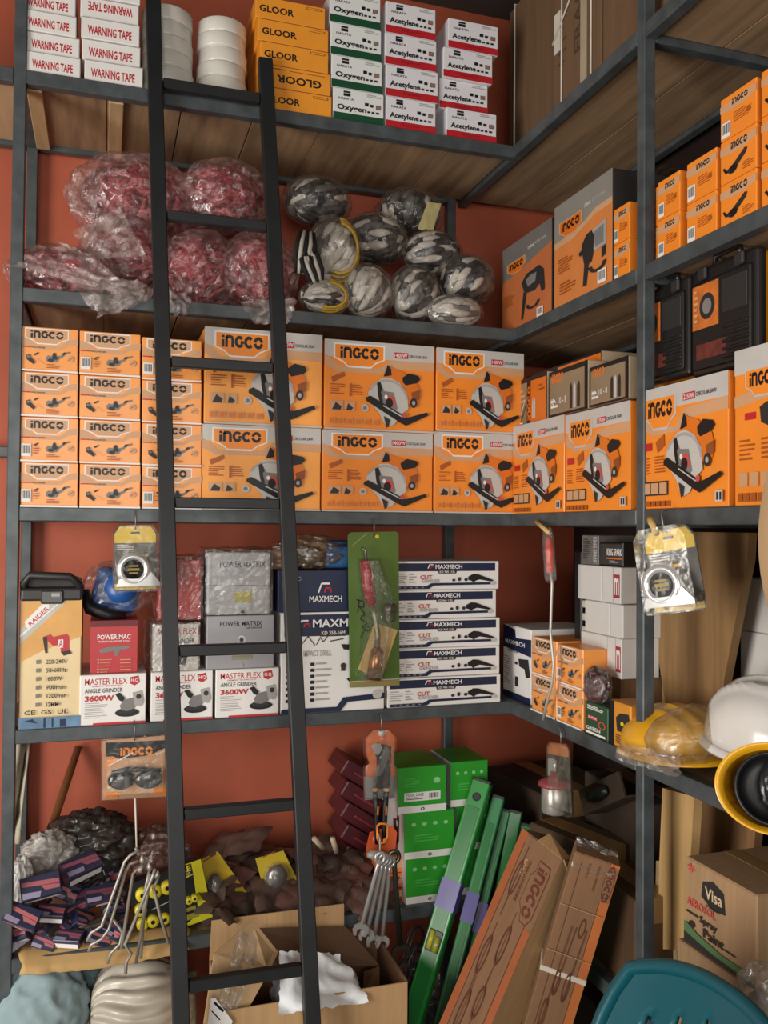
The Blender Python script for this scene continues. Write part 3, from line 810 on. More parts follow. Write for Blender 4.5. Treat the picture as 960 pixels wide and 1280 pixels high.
# side run
for (a, b, yt, des, nm) in ((641, 705.5, 524, 'saw_tall', 'nearest the rack corner'), (706.5, 788, 500, 'saw_tall', 'just left of the steel post'), (800, 911, 462, 'saw_tall', 'just right of the steel post'), (918, 1010, 428, 'drill_tall', 'with grey top, cut by the right edge')):
    z2 = P(b if b < 950 else 960, yt if b > 750 else yt-6, X=.006).z
    cartS('saw_carton', 'Tall orange carton on the side run %s' % nm, 'box', des, a, b, S3, z2-S3, .24, .006 if b < 900 else .006, 'tall orange cartons on the third side shelf')
hz = P(706, 518, X=.006).z
for (a, b, yt, des, nm, z0, X) in ((648, 684, 470, 'bits_strip', 'Left black and tan bit-set carton on the corner saw carton', hz, .03), (686, 735, 458, 'bits', 'Middle tan bit-set carton resting on the tall saw cartons', hz+.002, .012), (737, 786, 452, 'bits', 'Right tan bit-set carton beside the steel post', P(788, 496, X=.006).z, .012)):
    h = P((a+b)/2, yt, X=X).z-z0
    cartS('bit_set_carton', nm, 'box', des, a, b, z0, max(.05, h), .12, X, 'bit set cartons')
y0 = P(660, 470, X=.04)
cartS('bit_set_carton', 'Topmost black, tan and orange bit-set carton in the corner', 'box', 'bits_strip', 658, 752, hz+.078, .062, .12, .05, 'bit set cartons')

# black moulded tool cases
def toolcase(a, b, z, h, nm):
    X = .045
    y0, y1 = at_zs(a, X, z+h/2), at_zs(b, X, z+h/2); w = y0-y1-.004
    t = root('tool_case', nm, 'case', (X, (y0+y1)/2, z), -PI/2, 'black moulded tool cases')
    CS = M('1D1B1A', .35, 0, .15, coat=.2)
    mb = MB(); mb.box(-w/2, w/2, 0, .024, 0, h, CS, .01, seg=3)
    mb.box(-w/2+.01, w/2-.01, -.006, .001, .012, h-.03, CS, .005, seg=2)
    for q in (-.28, .28): mb.box(w*q-.012, w*q+.012, -.009, 0, h-.028, h-.004, DARK, .003)
    for q in range(5): mb.box(w*.05, w*.42, -.01, -.005, .02+q*.014, .027+q*.014, CS, .002)
    cb = mb.build('case_body', t)
    mb = MB(); mb.box(-w/2+.002, w/2-.002, .0245, .11, .002, h-.004, M('E89A12', .4), .012, seg=2); mb.build('case_back', t)
    mb = MB(); mb.tube([(-w*.2, .012, h-.005), (-w*.18, .012, h+.016), (w*.18, .012, h+.016), (w*.2, .012, h-.005)], .006, CS); mb.build('handle', t)
    mb = MB(); mb.box(-w*.42, -w*.02, -.0075, -.0055, h*.42, h*.82, M('C06A2C', .45, 0, .25, 40))
    f = Face(mb, (-w*.42, -.0075, h*.42), (1, 0, 0), (0, 0, 1), (0, -1, 0), w*.4, h*.4, 100, 100)
    f.circ(58, 52, 30, DARK, 20); f.circ(58, 52, 18, GREY, 16); f.para(6, 10, 24, 90, 6, PEACH); mb.build('label', cb)
    mb = MB(); mb.box(w*.03, w*.4, -.0075, -.0055, h*.5, h*.8, DARK, .001); mb.build('window_panel', cb)
    mb = MB(); mb.box(-w*.36, w*.1, -.0075, -.0055, h*.14, h*.28, M('5E2A22', .5, 0, .4, 60)); mb.build('lower_label', cb)
zt = P(870, 462, X=.006).z
toolcase(800, 862, P(850, 470, X=.03).z+.002, .20, 'Black tool case with orange label, behind the steel post')
toolcase(863, 948, P(905, 463, X=.03).z+.004, .21, 'Nearer black tool case with orange label and yellow back half')

# ---------------------------------------------------------------- fourth shelf, back run
h = P(65, 728, Y=.01).z
rd = root('drill_carton', 'Tall cream and orange drill carton with black carry handle', 'box', ((at_z(24, .01, .1)+at_z(101, .01, .1))/2, .01, S4))
w = at_z(101, .01, .1)-at_z(24, .01, .1); h = P(60, 745, Y=.01).z
mb = MB(); W_, H_, bd, fn = DES['raider']; mb.box(-w/2, w/2, 0, .16, 0, h, bd, .002)
fn(Face(mb, (-w/2, 0, 0), (1, 0, 0), (0, 0, 1), (0, -1, 0), w, h, W_, H_)); mb.build('carton_body', rd)
HB = M('2B2A2A', .45, 0, .15)
mb = MB(); mb.box(-w/2-.001, w/2+.001, -.004, .164, h-.012, h+.018, HB, .006, seg=2)
mb.prism([(-w/2, h+.01), (w/2, h+.01), (w/2-.004, h+.035), (w/2-.03, h+.045), (-w/2+.02, h+.045), (-w/2+.002, h+.034)], .05, HB, Matrix.Translation((0, .05, 0))); lid = mb.build('carton_lid', rd)
mb = MB(); mb.tube([(-w*.46, .03, h), (-w*.45, .0, h+.03), (-w*.36, -.004, h+.048), (w*.3, -.004, h+.044), (w*.44, 0, h+.026), (w*.47, .03, h)], .009, HB, 8); mb.build('handle', lid)
mb = MB(); mb.box(-w*.18, w*.2, -.008, 0, h-.018, h+.014, M('3A3938', .3), .004); mb.box(0, .02, -.011, -.004, h-.002, h+.008, LGREY, .002); mb.build('latch', lid)

GM = 'boxed angle grinders along the fourth shelf'
hm = P(140, 843, Y=.005).z
for a, b, nm in ((99, 183, 'left-hand, beside the tall cream carton'), (188, 266.5, 'middle one, partly behind the ladder rail'), (269, 349, 'right-hand, beside the big navy carton')):
    cartB('grinder_carton', 'White and red grinder carton, %s' % nm, 'box', 'mflex', a, b, S4, hm, .2, .006, GM)
cartB('drill_carton', 'Small red drill carton standing on the left white grinder carton', 'box', 'pmac', 112, 173, hm+.0005, P(140, 776, Y=.02).z-hm, .15, .02)
za = P(295, 838, Y=.01).z
cartB('grinder_carton', 'Grey printed carton resting on the right white grinder carton', 'box', 'pmatrix', 258, 343, hm+.0005, P(295, 770, Y=.01).z-hm, .2, .012, 'grey power tool cartons')
zb = P(295, 770, Y=.01).z+.001
# big navy and white cartons
hb = P(415, 765, Y=.006).z
cartB('demolition_carton', 'Big white and navy carton standing behind the right ladder rail', 'box', 'mm_big', 351, 481, S4, hb, .28, .006)
cartB('demolition_carton', 'Plain navy carton lying on top of the big white one', 'box', 'mm_lid', 347, 446, hb+.0005, P(400, 713, Y=.01).z-hb, .25, .012)
n = 5
zt5 = P(560, 701, Y=.005).z; hf = zt5/5
for i in range(5):
    cartB('grinder_carton', '%s flat white and navy carton in the stack of five' % rowname(i, 5).capitalize(), 'box', 'mm_flat', [484, 486, 487, 488, 490][i], [626, 625, 625, 621, 624][i], i*hf, hf-.0012, .2, .006+.003*(i % 2), 'flat white and navy grinder cartons', tw=[0, .004, -.006, .012, 0][i])

# ---------------------------------------------------------------- fourth shelf, side run
cartS('drill_carton', 'Dim white and navy drill carton in the rack corner', 'box', 'mm_drill', 629, 664, S4, P(645, 783, X=.03).z, .2, .03)
for c, (a, b) in enumerate(((665, 696), (697, 729))):
    ztop = P(b, (802, 812)[c], X=.01).z; hq = ztop/2
    for i in range(2):
        cartS('small_carton', '%s orange grinder carton, %s pair of the small block of four' % (('Lower', 'Upper')[i], ('left', 'right')[c]), 'box', 'grind_bar' if c else 'grind', a, b, S4+i*hq, hq-.001, .14, .01, 'block of four small orange cartons')
cartS('green_pack', 'Dark green printed pack standing at the side shelf edge', 'box', 'greenpack', 731, 760, S4, P(745, 880, X=.008).z, .06, .006)
cartS('orange_pack', 'Orange and black printed pack next to the steel post', 'box', 'orangepack', 762, 789, S4, P(775, 878, X=.008).z, .06, .006)
# white cartons
zw0 = P(760, 846, X=.07).z
rowz = [P(750, y, X=.07).z for y in (842, 793, 752, 707)]
sup = root('brown_carton', 'Small brown carton carrying the stack of white cartons', 'box', (.085, (at_zs(735, .085, .05)+at_zs(776, .085, .05))/2, S4), -PI/2)
mb = MB(); w = at_zs(735, .085, .05)-at_zs(776, .085, .05); mb.box(-w/2, w/2, 0, .16, 0, rowz[0]-.001, CARDD, .002); mb.build('carton_body', sup)
mb = MB(); mb.box(-w/2+.002, w/2-.002, -.0006, .05, rowz[0]*.45, rowz[0]*.6, M('9A7A54', .4)); mb.build('sealing_tape', sup)
for i, cols in enumerate((((726, 758, 'plainw'), (758.5, 777, 'plainw_m')), ((731, 762, 'plainw'), (762.5, 779, 'plainw')), ((722, 752, 'plainw'), (752.5, 776, 'plainw_m')))):
    for j, (a, b, des) in enumerate(cols):
        cartS('white_carton', 'Plain white carton, %s of the %s row by the post' % (('left', 'right')[j], ('lower', 'middle', 'upper')[i]), 'box', des, a, b, rowz[i], rowz[i+1]-rowz[i]-.001, .1, .072, 'plain white cartons by the post')
zk = rowz[3]
cartS('spark_plug_carton', 'Grey wrapped black carton on top of the white cartons', 'box', 'king_top', 727, 748, zk, P(737, 669, X=.075).z-zk, .1, .075, 'black cartons on the white cartons')
cartS('spark_plug_carton', 'Black carton with white lettering on top of the white cartons', 'box', 'king', 749, 779, zk, P(770, 678, X=.075).z-zk, .1, .075, 'black cartons on the white cartons')

# small things between the cartons on the side run
X = .085; y0 = at_zs(713, X, .2); y1 = at_zs(722, X, .2); z0 = P(716, 806, X=X).z
t = root('black_case', 'Tall thin black case standing left of the white cartons', 'case', (X+.01, (y0+y1)/2, S4), -PI/2)
w = y0-y1; h = P(716, 688, X=X).z
mb = MB(); mb.box(-w/2, w/2, 0, .12, 0, h, BLACK, .004); mb.build('case_body', t)
mb = MB()
for k in range(4): mb.box(w/2, w/2+.014, .002, .02, h*.42+k*.032, h*.42+k*.032+.018, OFFW, .002)
mb.build('plug', t)
c = P(747, 858, X=.03); t = root('wrapped_bundle', 'Dark red film-wrapped bundle lying above the green pack', 'bundle', c)
mb = MB(); mb.ell((0, 0, 0), (.024, .036, .04), M('45201E', .5, 0, .4, 20, coat=.1), 4, .35, 2.0, 4, True, smooth=True); mb.build('bundle_body', t)
mb = MB(); mb.ell((0, 0, 0), (.027, .04, .044), CLEAR, 4, .2, 2.4, 5, True, smooth=False); mb.build('plastic_wrap', t)
# ---------------------------------------------------------------- soft things
def plate(mb, pts, n, t, m):
    """flat outline of 3-D points given thickness t along n"""
    k = len(pts); n = Vector(n)*t
    vs = [Vector(p) for p in pts]+[Vector(p)+n for p in pts]
    fs = [list(range(k)), list(range(2*k-1, k-1, -1))]+[[i, i+k, (i+1) % k+k, (i+1) % k] for i in range(k)]
    return mb.add(vs, fs, m)
def sheet(mb, A, B, Cc, D, nu, nv, amp, m, seed=0, smooth=False, curl=None):
    """crumpled film stretched between four corners (A B top edge, D C bottom edge)"""
    A, B, Cc, D = map(Vector, (A, B, Cc, D)); n = (B-A).cross(D-A).normalized()
    vs, fs = [], []
    for j in range(nv+1):
        for i in range(nu+1):
            u, v = i/nu, j/nv
            p = A*(1-u)*(1-v)+B*u*(1-v)+Cc*u*v+D*(1-u)*v
            q = noise.noise(Vector((u*4+seed*3.7, v*4, seed)))
            q2 = abs(noise.noise(Vector((u*9+seed, v*9, seed*2.1))))
            p = p+n*amp*(q+.6*q2)
            e = min(u, 1-u, v, 1-v)
            if e < .01: p += (B-A)*.03*noise.noise(Vector((u*11, v*11, seed)))+(D-A)*.06*noise.noise(Vector((u*13+5, v*9, seed)))
            if curl: p = curl(p, u, v)
            vs.append(p)
    for j in range(nv):
        for i in range(nu):
            a = j*(nu+1)+i; fs.append([a, a+1, a+nu+2, a+nu+1])
    return mb.add(vs, fs, m, smooth=smooth)
def pill(mb, p, t, n, l, w, h, m, sub=2):
    t = t.normalized(); n = (n-t*n.dot(t)).normalized(); b = t.cross(n)
    T = Matrix((t*l, b*w, n*h)).transposed().to_4x4(); T.translation = p
    vs, fs = ico(sub); mb.add(vs, fs, m, T, True)
FILM = PLASTIC('D9CFC8', .05, .1, .13, 1.1, 'bag')
FILMR = PLASTIC('D8A8A8', .2, .1, .14, 1.1, 'pinkbag')
FILMF = PLASTIC('D8C4BE', .24, .06, .18, .8, 'loosefilm')
GB, GW, GG = M('101012', .8), M('B9B1A6', .85, 0, .12, 40), M('5A5652', .85, 0, .15, 40)
RG = [M('94202E', .6, 0, .2), M('7E1826', .6, 0, .2), M('A4363E', .6, 0, .15)]
Wm = M('5A0E18', .8)

def red_bag(px, py, rx, ry, Y, label, seed, zc=None):
    c = P(px, py, Y=Y); s = (c-CAM).dot(FW)/FPX; a, h = rx*s, ry*s
    c.z = max(c.z, S2+h*.86); base = Vector((c.x, c.y, S2 if c.z-h < S2+.03 else c.z-h))
    t = root('glove_bag', label, 'bag', base, 0, 'clear bags of red gloves')
    o = c-base; r = random.Random(seed); b = min(.1, a)
    mb = MB(); mb.ell(o, (a*.78, b*.78, h*.78), Wm, 3, .15, 3, seed, zmin=.002)
    for _ in range(int(70+a*h*9000)):
        v = Vector((r.gauss(0, 1), r.gauss(-.6, 1), r.gauss(.2, .8))).normalized()
        p = o+Vector((v.x*a*.82, v.y*b*.82, v.z*h*.82))
        if p.z < .01: p.z = .01+r.random()*.01
        tt = Vector((r.gauss(0, 1), r.gauss(0, .5), r.gauss(0, .7))); tt = tt-v*tt.dot(v)
        pill(mb, p, tt, v, r.uniform(.018, .034), r.uniform(.006, .009), .006, r.choice(RG), 1)
    mb.build('glove_pile', t)
    mb = MB(); mb.ell(o, (a, b*1.03, h), FILMR, 4, .2, 2.2, seed+3, ridge=True, smooth=False, zmin=.0012); mb.build('plastic_wrap', t)
    return t, base
bags = [red_bag(82, 345, 66, 34, .085, 'Low clear bag of red gloves drooping past the left post', 1),
        red_bag(160, 325, 58, 48, .16, 'Clear bag of red gloves in the middle of the heap, film gaping open', 2),
        red_bag(168, 250, 76, 52, .20, 'Highest clear bag of red gloves, touching the shelf above', 3),
        red_bag(281, 248, 56, 44, .20, 'Upper clear bag of red gloves seen between the ladder rails', 4),
        red_bag(252, 342, 50, 50, .12, 'Lower clear bag of red gloves just right of the left ladder rail', 5),
        red_bag(322, 345, 48, 52, .10, 'Clear bag of red gloves behind the right ladder rail', 6)]
def flap(t, base, pts, Y, seed, m=FILMF, amp=.018, n=12):
    mb = MB(); Q = [P(x, y, Y=Y+dy)-base for x, y, dy in pts]
    sheet(mb, *Q, n, n, amp, m, seed, True); mb.build('film_flap', t)
flap(*bags[0], [(45, 318, .02), (130, 345, 0), (118, 360, 0), (12, 332, -.01)], -.03, 1, amp=.01)
flap(*bags[0], [(76, 340, .03), (185, 352, .02), (165, 384, 0), (118, 388, 0)], -.025, 2)
flap(*bags[1], [(90, 290, .0), (150, 258, 0), (182, 318, 0), (118, 325, .0)], .03, 3)
flap(*bags[1], [(72, 300, .0), (120, 322, 0), (150, 350, -.02), (75, 352, .01)], .0, 13)
flap(*bags[1], [(150, 345, .03), (200, 360, .02), (180, 378, 0), (120, 398, 0)], -.03, 4)
flap(*bags[4], [(205, 355, .03), (240, 372, .02), (235, 393, 0), (215, 392, 0)], -.02, 5)
flap(*bags[5], [(300, 375, .03), (372, 372, .02), (362, 402, 0), (318, 405, 0)], -.03, 6)
flap(*bags[2], [(85, 232, .0), (135, 200, 0), (120, 262, 0), (88, 268, .0)], .13, 7)

def glove_bundle(px, py, rx, ry, Y, label, seed, pal, rot, wide=1, extra=None):
    c = P(px, py, Y=Y); s = (c-CAM).dot(FW)/FPX; a, h = rx*s, ry*s; b = (a+h)*.42
    zb = S2 if c.z-h < S2+.045 else c.z-h
    c.z = max(c.z, zb+h*.9); base = Vector((c.x, c.y, zb)); o = c-base
    t = root('glove_bundle', label, 'gloves', base, 0, 'bagged bundles of striped work gloves')
    r = random.Random(seed); Rm = Matrix.Rotation(rad(rot), 3, 'Y') @ Matrix.Rotation(r.uniform(-.5, .5), 3, 'X')
    mb = MB(); mb.ell(o, (a*.8, b*.8, h*.8), pal[0], 3, .1, 3, seed, zmin=.002)
    L = 16
    for k in range(L):
        m0 = pal[k % len(pal)]
        for j in range(5):
            th = PI*(j+.5+(.5 if k % 2 else 0)*.6)/5.3; ph = 2*PI*k/L+r.uniform(-.12, .12)+(j-2)*.09
            v = Rm @ Vector((math.sin(th)*math.cos(ph), math.sin(th)*math.sin(ph), math.cos(th)))
            tt = Rm @ Vector((math.cos(th)*math.cos(ph), math.cos(th)*math.sin(ph), -math.sin(th)))
            g = r.uniform(.78, .88); p = o+Vector((v.x*a*g, v.y*b*g, v.z*h*g)); p.z = max(p.z, .012)
            tt = Vector((tt.x*a, tt.y*b, tt.z*h))
            m = m0 if r.random() < .5 else r.choice(pal)
            pill(mb, p, tt, v, tt.length*.37, (a+h)*.5*.15*wide, .009, m)
    mb.build('gloves', t)
    if extra: extra(t, o, a, b, h)
    mb = MB(); mb.ell(o, (a*1.04, b*1.06, h*1.04), FILM, 4, .1, 2.4, seed+5, ridge=True, smooth=False, zmin=.0012); mb.build('plastic_wrap', t)
    return t
YC = M('B8942E', .8)
def cuffs(t, o, a, b, h):
    for k in range(3):
        mb = MB(); pts = [o+Vector((a*(.78-.05*k)*math.cos(w), -b*(.55+.12*k), h*(.9-.1*k)*math.sin(w))) for w in [rad(q) for q in range(-110, 100, 15)]]
        mb.tube(pts, .004, YC, 6); mb.build('cuff', t)
BW = [GB, GW, GB, GG]; GR = [GW, GG, GW, GW]; WB = [GW, GB, GW]
glove_bundle(396, 252, 42, 29, .2, 'Black and grey glove bundle on top at the left of the glove heap', 1, BW, 70)
glove_bundle(512, 268, 42, 30, .22, 'Grey striped glove bundle at the top of the heap, tan paper beside it', 3, BW, 20)
glove_bundle(418, 318, 34, 44, .10, 'Pale glove bundle with yellow cuffs, second layer at the left', 4, GR, 40, 1, cuffs)
glove_bundle(468, 300, 40, 32, .16, 'Grey glove bundle with a knotted star of film, middle of the heap', 5, BW, 80)
glove_bundle(540, 318, 38, 28, .16, 'Black and white banded glove bundle right of centre', 6, [GB, GW], 75)
glove_bundle(407, 373, 32, 22, .05, 'Small glove bundle with white fingers at the bottom left', 7, WB, 80, 1, cuffs)
glove_bundle(458, 366, 34, 34, .07, 'Pale grey glove bundle standing at the shelf edge', 8, GR, 30, 1)
glove_bundle(517, 370, 32, 36, .08, 'Grey and black flecked glove bundle at the shelf edge', 9, [GG, GB, GW], 50)
glove_bundle(582, 352, 36, 32, .10, 'Boldly striped black and white bundle at the right end', 10, [GB, GW, GB], 40)
glove_bundle(568, 390, 36, 20, .04, 'Low pale glove bundle at the bottom right of the heap', 11, GR, 80)
# two folded gloves pushed against the film
for px, py, rt, nm in ((377, 312, 8, 'Folded glove with white fingers next to the right ladder rail'), (399, 328, -22, 'Folded black and white striped glove in front of pale bundle')):
    c = P(px, py, Y=.03); base = Vector((c.x, c.y, c.z-.06)); t = root('folded_glove', nm, 'gloves', base, (0, rad(rt), 0), 'folded striped gloves')
    for k in range(5):
        mb = MB(); x = (k-2)*.009
        mb.tube([(x*.6, .004*abs(k-2), .0), (x*1.2, -.004, .035), (x*1.3, -.005, .075), (x*.9, .002, .11)], [.005, .0062, .0062, .004], GB if k % 2 == 0 else GW, 7); mb.build('finger', t)
mb = MB(); c = P(552, 272, Y=.14); base = c-Vector((0, 0, .03))
sheet(mb, *[P(x, y, Y=.14+d)-base for x, y, d in ((535, 252, 0), (552, 254, 0), (542, 288, -.01), (522, 286, 0))], 6, 6, .006, M('A89C6C', .7), 5, True)
tag(mb.build('paper_label', loc=base), 'Tan paper slip tucked in the glove heap', 'paper')

# black bag over the small cartons
mb = MB(); c = Vector((.15, (at_zs(770, .15, S2+.2)+at_zs(850, .15, S2+.2))/2, S2)); rr = abs(at_zs(770, .15, S2+.2)-at_zs(850, .15, S2+.2))/2
hh = P(800, 206, X=.12).z-S2
mb.ell((.07, 0, hh*.55), (.1, rr*1.0, hh*.46), M('141414', .35, 0, .2, coat=.2), 4, .2, 2, 4, ridge=True, smooth=False, zmin=.002)
tag(mb.build('black_bag', loc=c), 'Black plastic bag slumped behind the small orange cartons', 'bag')

# wrapped goods on the fourth shelf
zr = P(140, 776, Y=.02).z
c = P(146, 740, Y=.1); base = Vector((c.x, .1, zr+.001)); o = Vector((0, 0, c.z-base.z+.005))
t = root('wrapped_tool', 'Blue tool in clear film on top of the red drill carton', 'power tool', base)
BL = M('1F4F94', .35, 0, .1)
mb = MB(); mb.box(-.055, .055, -.04, .04, -.05, .05, BL, .02, Matrix.Translation(o) @ Matrix.Rotation(rad(14), 4, 'Y'), 3)
mb.lathe([(.0, -.03), (.035, -.03), (.04, 0), (.035, .03), (0, .03)], BL, Matrix.Translation(o+Vector((.01, -.04, .01))) @ Matrix.Rotation(PI/2, 4, 'X'), 20); mb.build('tool_body', t)
mb = MB(); mb.tube([o+Vector(q) for q in ((-.075, -.03, .0), (-.06, -.045, -.04), (-.02, -.05, -.055), (.02, -.045, -.06))], [.012, .016, .016, .01], BLACK, 10); mb.build('grip', t)
mb = MB(); mb.ell(o, (.085, .06, .07), CLEAR, 4, .14, 2.5, 3, True, smooth=False, zmin=.001); mb.build('plastic_wrap', t)
def wrapped(name, label, cat, a, b, ytop, z0, Y, m, D, seed, film=CLEAR, face=None, rz=0):
    z1 = P((a+b)/2, ytop, Y=Y).z; h = z1-z0; x0, x1 = at_z(a, Y, z0+h/2), at_z(b, Y, z0+h/2); w = x1-x0
    t = root(name, label, cat, ((x0+x1)/2, Y, z0), rz)
    mb = MB(); mb.box(-w*.47, w*.47, .004, D, .001, h*.97, m, .006, seg=2)
    if face: face(Face(mb, (-w*.47, .004, 0), (1, 0, 0), (0, 0, 1), (0, -1, 0), w*.94, h*.97, 100, 100))
    mb.build('carton_body', t)
    mb = MB(); vs, fs = [], []
    n = 18
    for j in range(n+1):
        for i in range(n+1):
            u, v = i/n, j/n; q = noise.noise(Vector((u*5+seed*2, v*5, seed))); q2 = abs(noise.noise(Vector((u*8+seed, v*13, 3))))
            vs.append((-w*.5+w*u, -.001-.008*(q2+.3*q), .002+h*v*.99+.006*q*v))
    for j in range(n):
        for i in range(n): fs.append([j*(n+1)+i, j*(n+1)+i+1, (j+1)*(n+1)+i+1, (j+1)*(n+1)+i])
    mb.add(vs, fs, film)
    k = len(vs)
    for s in (-1, 1): sheet(mb, (s*w*.5, 0, h), (s*w*.5, D*1.02, h), (s*w*.5, D*1.02, .002), (s*w*.5, 0, .002), 8, 8, .006, film, seed)
    sheet(mb, (-w*.5, 0, h+.003), (w*.5, 0, h+.003), (w*.5, D, h+.003), (-w*.5, D, h+.003), 8, 8, .008, film, seed)
    mb.build('plastic_wrap', t); return t
def mf(f):
    f.rect(0, 0, 100, 100, WHITE); f.text('MASTER FLEX', 10, 8, 96, 22, RED); f.text('GRINDER', 44, 30, 92, 42, DARK); f.poly([(20, 80), (40, 50), (80, 60), (70, 90)], DARK)
wrapped('grinder_carton', 'Film-wrapped white grinder carton behind the left ladder rail', 'box', 190, 250, 779, hm+.0005, .02, OFFW, .15, 3, HAZY, mf, .08)
zq = P(220, 779, Y=.02).z+.006
wrapped('tool_pouch', 'Film-wrapped red pouch on the wrapped white carton', 'pouch', 196, 254, 697, zq, .02, M('A2322E', .5), .12, 5, CLEAR)
def pm(f):
    f.text('POWER MATRIX', 20, 14, 92, 24, DARK); f.rect(44, 62, 70, 80, M('A8A04C', .5)); f.rect(0, 52, 100, 53, GREY); f.circ(56, 95, 3, DARK)
t = wrapped('grinder_carton', 'Film-wrapped grey carton on the plain grey carton', 'box', 256, 341, 688, zb, .012, M('A5A3A5', .45), .18, 7, CLEAR, pm)
zl = P(400, 713, Y=.01).z+.001
c = P(392, 700, Y=.08); base = Vector((c.x, .08, zl))
t = root('wrapped_pump', 'Blue tools bundled in brownish film on the navy carton', 'power tool', base)
sx = lambda px, dy=0: at_z(px, .08+dy, zl+.04)-base.x
mb = MB(); mb.box(sx(404), sx(434), -.03, .03, .002, .058, M('2C5C8C', .35), .008, seg=2); mb.box(sx(404), sx(434), -.03, .03, .06, .075, NAVY, .004)
mb.box(sx(360), sx(402), -.02, .03, .002, .06, DARK, .008); mb.build('tool_body', t)
mb = MB(); mb.lathe([(0, 0), (.02, 0), (.024, .004), (.024, .012), (.012, .016), (0, .016)], IRON, Matrix.Translation((sx(389), -.02, .033)) @ Matrix.Rotation(PI/2, 4, 'X'), 20); mb.build('flange', t)
mb = MB(); mb.lathe([(0, 0), (.022, 0), (.022, .015), (.018, .018), (.018, .024), (.022, .027), (.022, .042), (.016, .05), (0, .05)], M('B8957C', .4, .3), Matrix.Translation((sx(348), -.01, .001)), 20); mb.build('canister', t)
mb = MB(); mb.ell((sx(388), 0, .04), (.1, .045, .045), PLASTIC('8A7050', .35, .2, .2, 1.2, 'brown'), 4, .2, 2.6, 8, True, smooth=False, zmin=.001); mb.build('plastic_wrap', t)

# ---------------------------------------------------------------- helmets
def helmet(label, loc, rot, m, liner=False, s=1.0):
    t = root('hard_hat', label, 'helmet', loc, rot, 'safety helmets on the fourth side shelf')
    a, b, c = .128*s, .106*s, .118*s
    vs, fs = [], []; n, k = 64, 16
    for j in range(k+1):
        ph = PI/2*j/k
        for i in range(n):
            th = 2*PI*i/n
            x, y, z = math.cos(th)*math.sin(ph), math.sin(th)*math.sin(ph), math.cos(ph)**.85
            e = 0
            for yc in (0, .34, -.34):
                e += .085*math.exp(-((y-yc)/.07)**2)*(1-abs(x)**3)*min(1, z*2.2)
            vs.append((a*x*(1+e), b*y*(1+e), c*(z+e*.9)))
    for j in range(k):
        for i in range(n): fs.append([j*n+i, (j+1)*n+i, (j+1)*n+(i+1) % n, j*n+(i+1) % n])
    mb = MB(); mb.add(vs, fs, m, None, True); o = mb.build('shell', t)
    so = o.modifiers.new('thickness', 'SOLIDIFY'); so.thickness = .0025; so.offset = -1
    mb = MB(); vs, fs = [], []
    for q, (r0, z) in enumerate(((-.002, .004), (.004, 0), (1, -.008), (1, -.012), (.004, -.006), (-.002, -.002))):
        for i in range(n):
            th = 2*PI*i/n; br = .012+.034*max(0, math.cos(th))**1.5
            g = r0*br if r0 == 1 else r0
            vs.append(((a+g)*math.cos(th), (b+g*(.7 if r0 == 1 else 1))*math.sin(th), z-(.008*max(0, math.cos(th)) if r0 == 1 else 0)))
    for q in range(6):
        for i in range(n): fs.append([q*n+i, q*n+(i+1) % n, ((q+1) % 6)*n+(i+1) % n, ((q+1) % 6)*n+i])
    mb.add(vs, fs, m, None, True); mb.build('brim', t)
    if liner:
        mb = MB(); mb.lathe([(.0, .03*s), (.06*s, .028*s), (.085*s, .02*s), (.09*s, -.004), (.097*s, -.004), (.097*s, .01)], BLACK, None, 32, cap=False); mb.build('liner', t)
    return t
HW = M('DAD6D0', .22, 0, .03, coat=.4); HY = M('E0A41A', .3, 0, .05, coat=.2)
c = P(967, 931, X=.14)
helmet('White hard hat with moulded ridges sitting on yellow helmets', c, (rad(4), rad(4), rad(-75)), HW)
c = P(842, 944, X=.075); c.z = .022
th = helmet('Yellow hard hat half inside frosted film, beside the steel post', c, (rad(6), rad(-6), rad(-92)), HY, s=.92)
th.scale = (1.06, 1, .72)
mb = MB(); mb.ell((.095, .0, .045), (.072, .112, .08), PLASTIC('B8A078', .3, .12, .2, .8, 'frosted'), 4, .1, 2, 5, True, smooth=True, zmin=-.015)
sheet(mb, (-.02, -.118, .03), (.16, -.1, .03), (.17, -.12, -.02), (-.0, -.13, -.014), 12, 6, .018, HAZY, 4); mb.build('plastic_wrap', th)
_n = Vector((-.5, -.72, .3)).normalized(); _x = Vector((.8, -.6, 0)); _z = -_n; _x = (_x-_z*_x.dot(_z)).normalized(); _y = _z.cross(_x)
c = P(966, 986, X=-.005)
t3 = helmet('Upturned yellow helmet with black liner wrapped in clear film at the right edge', c, Matrix((_x, _y, _z)).transposed().to_euler(), HY, True, .6)
mb = MB(); mb.ell((.045, .0, .004), (.06, .06, .02), M('232326', .3, 0, .2, coat=.2), 5, .16, 2.2, 4, True, smooth=True); mb.build('black_film', t3)
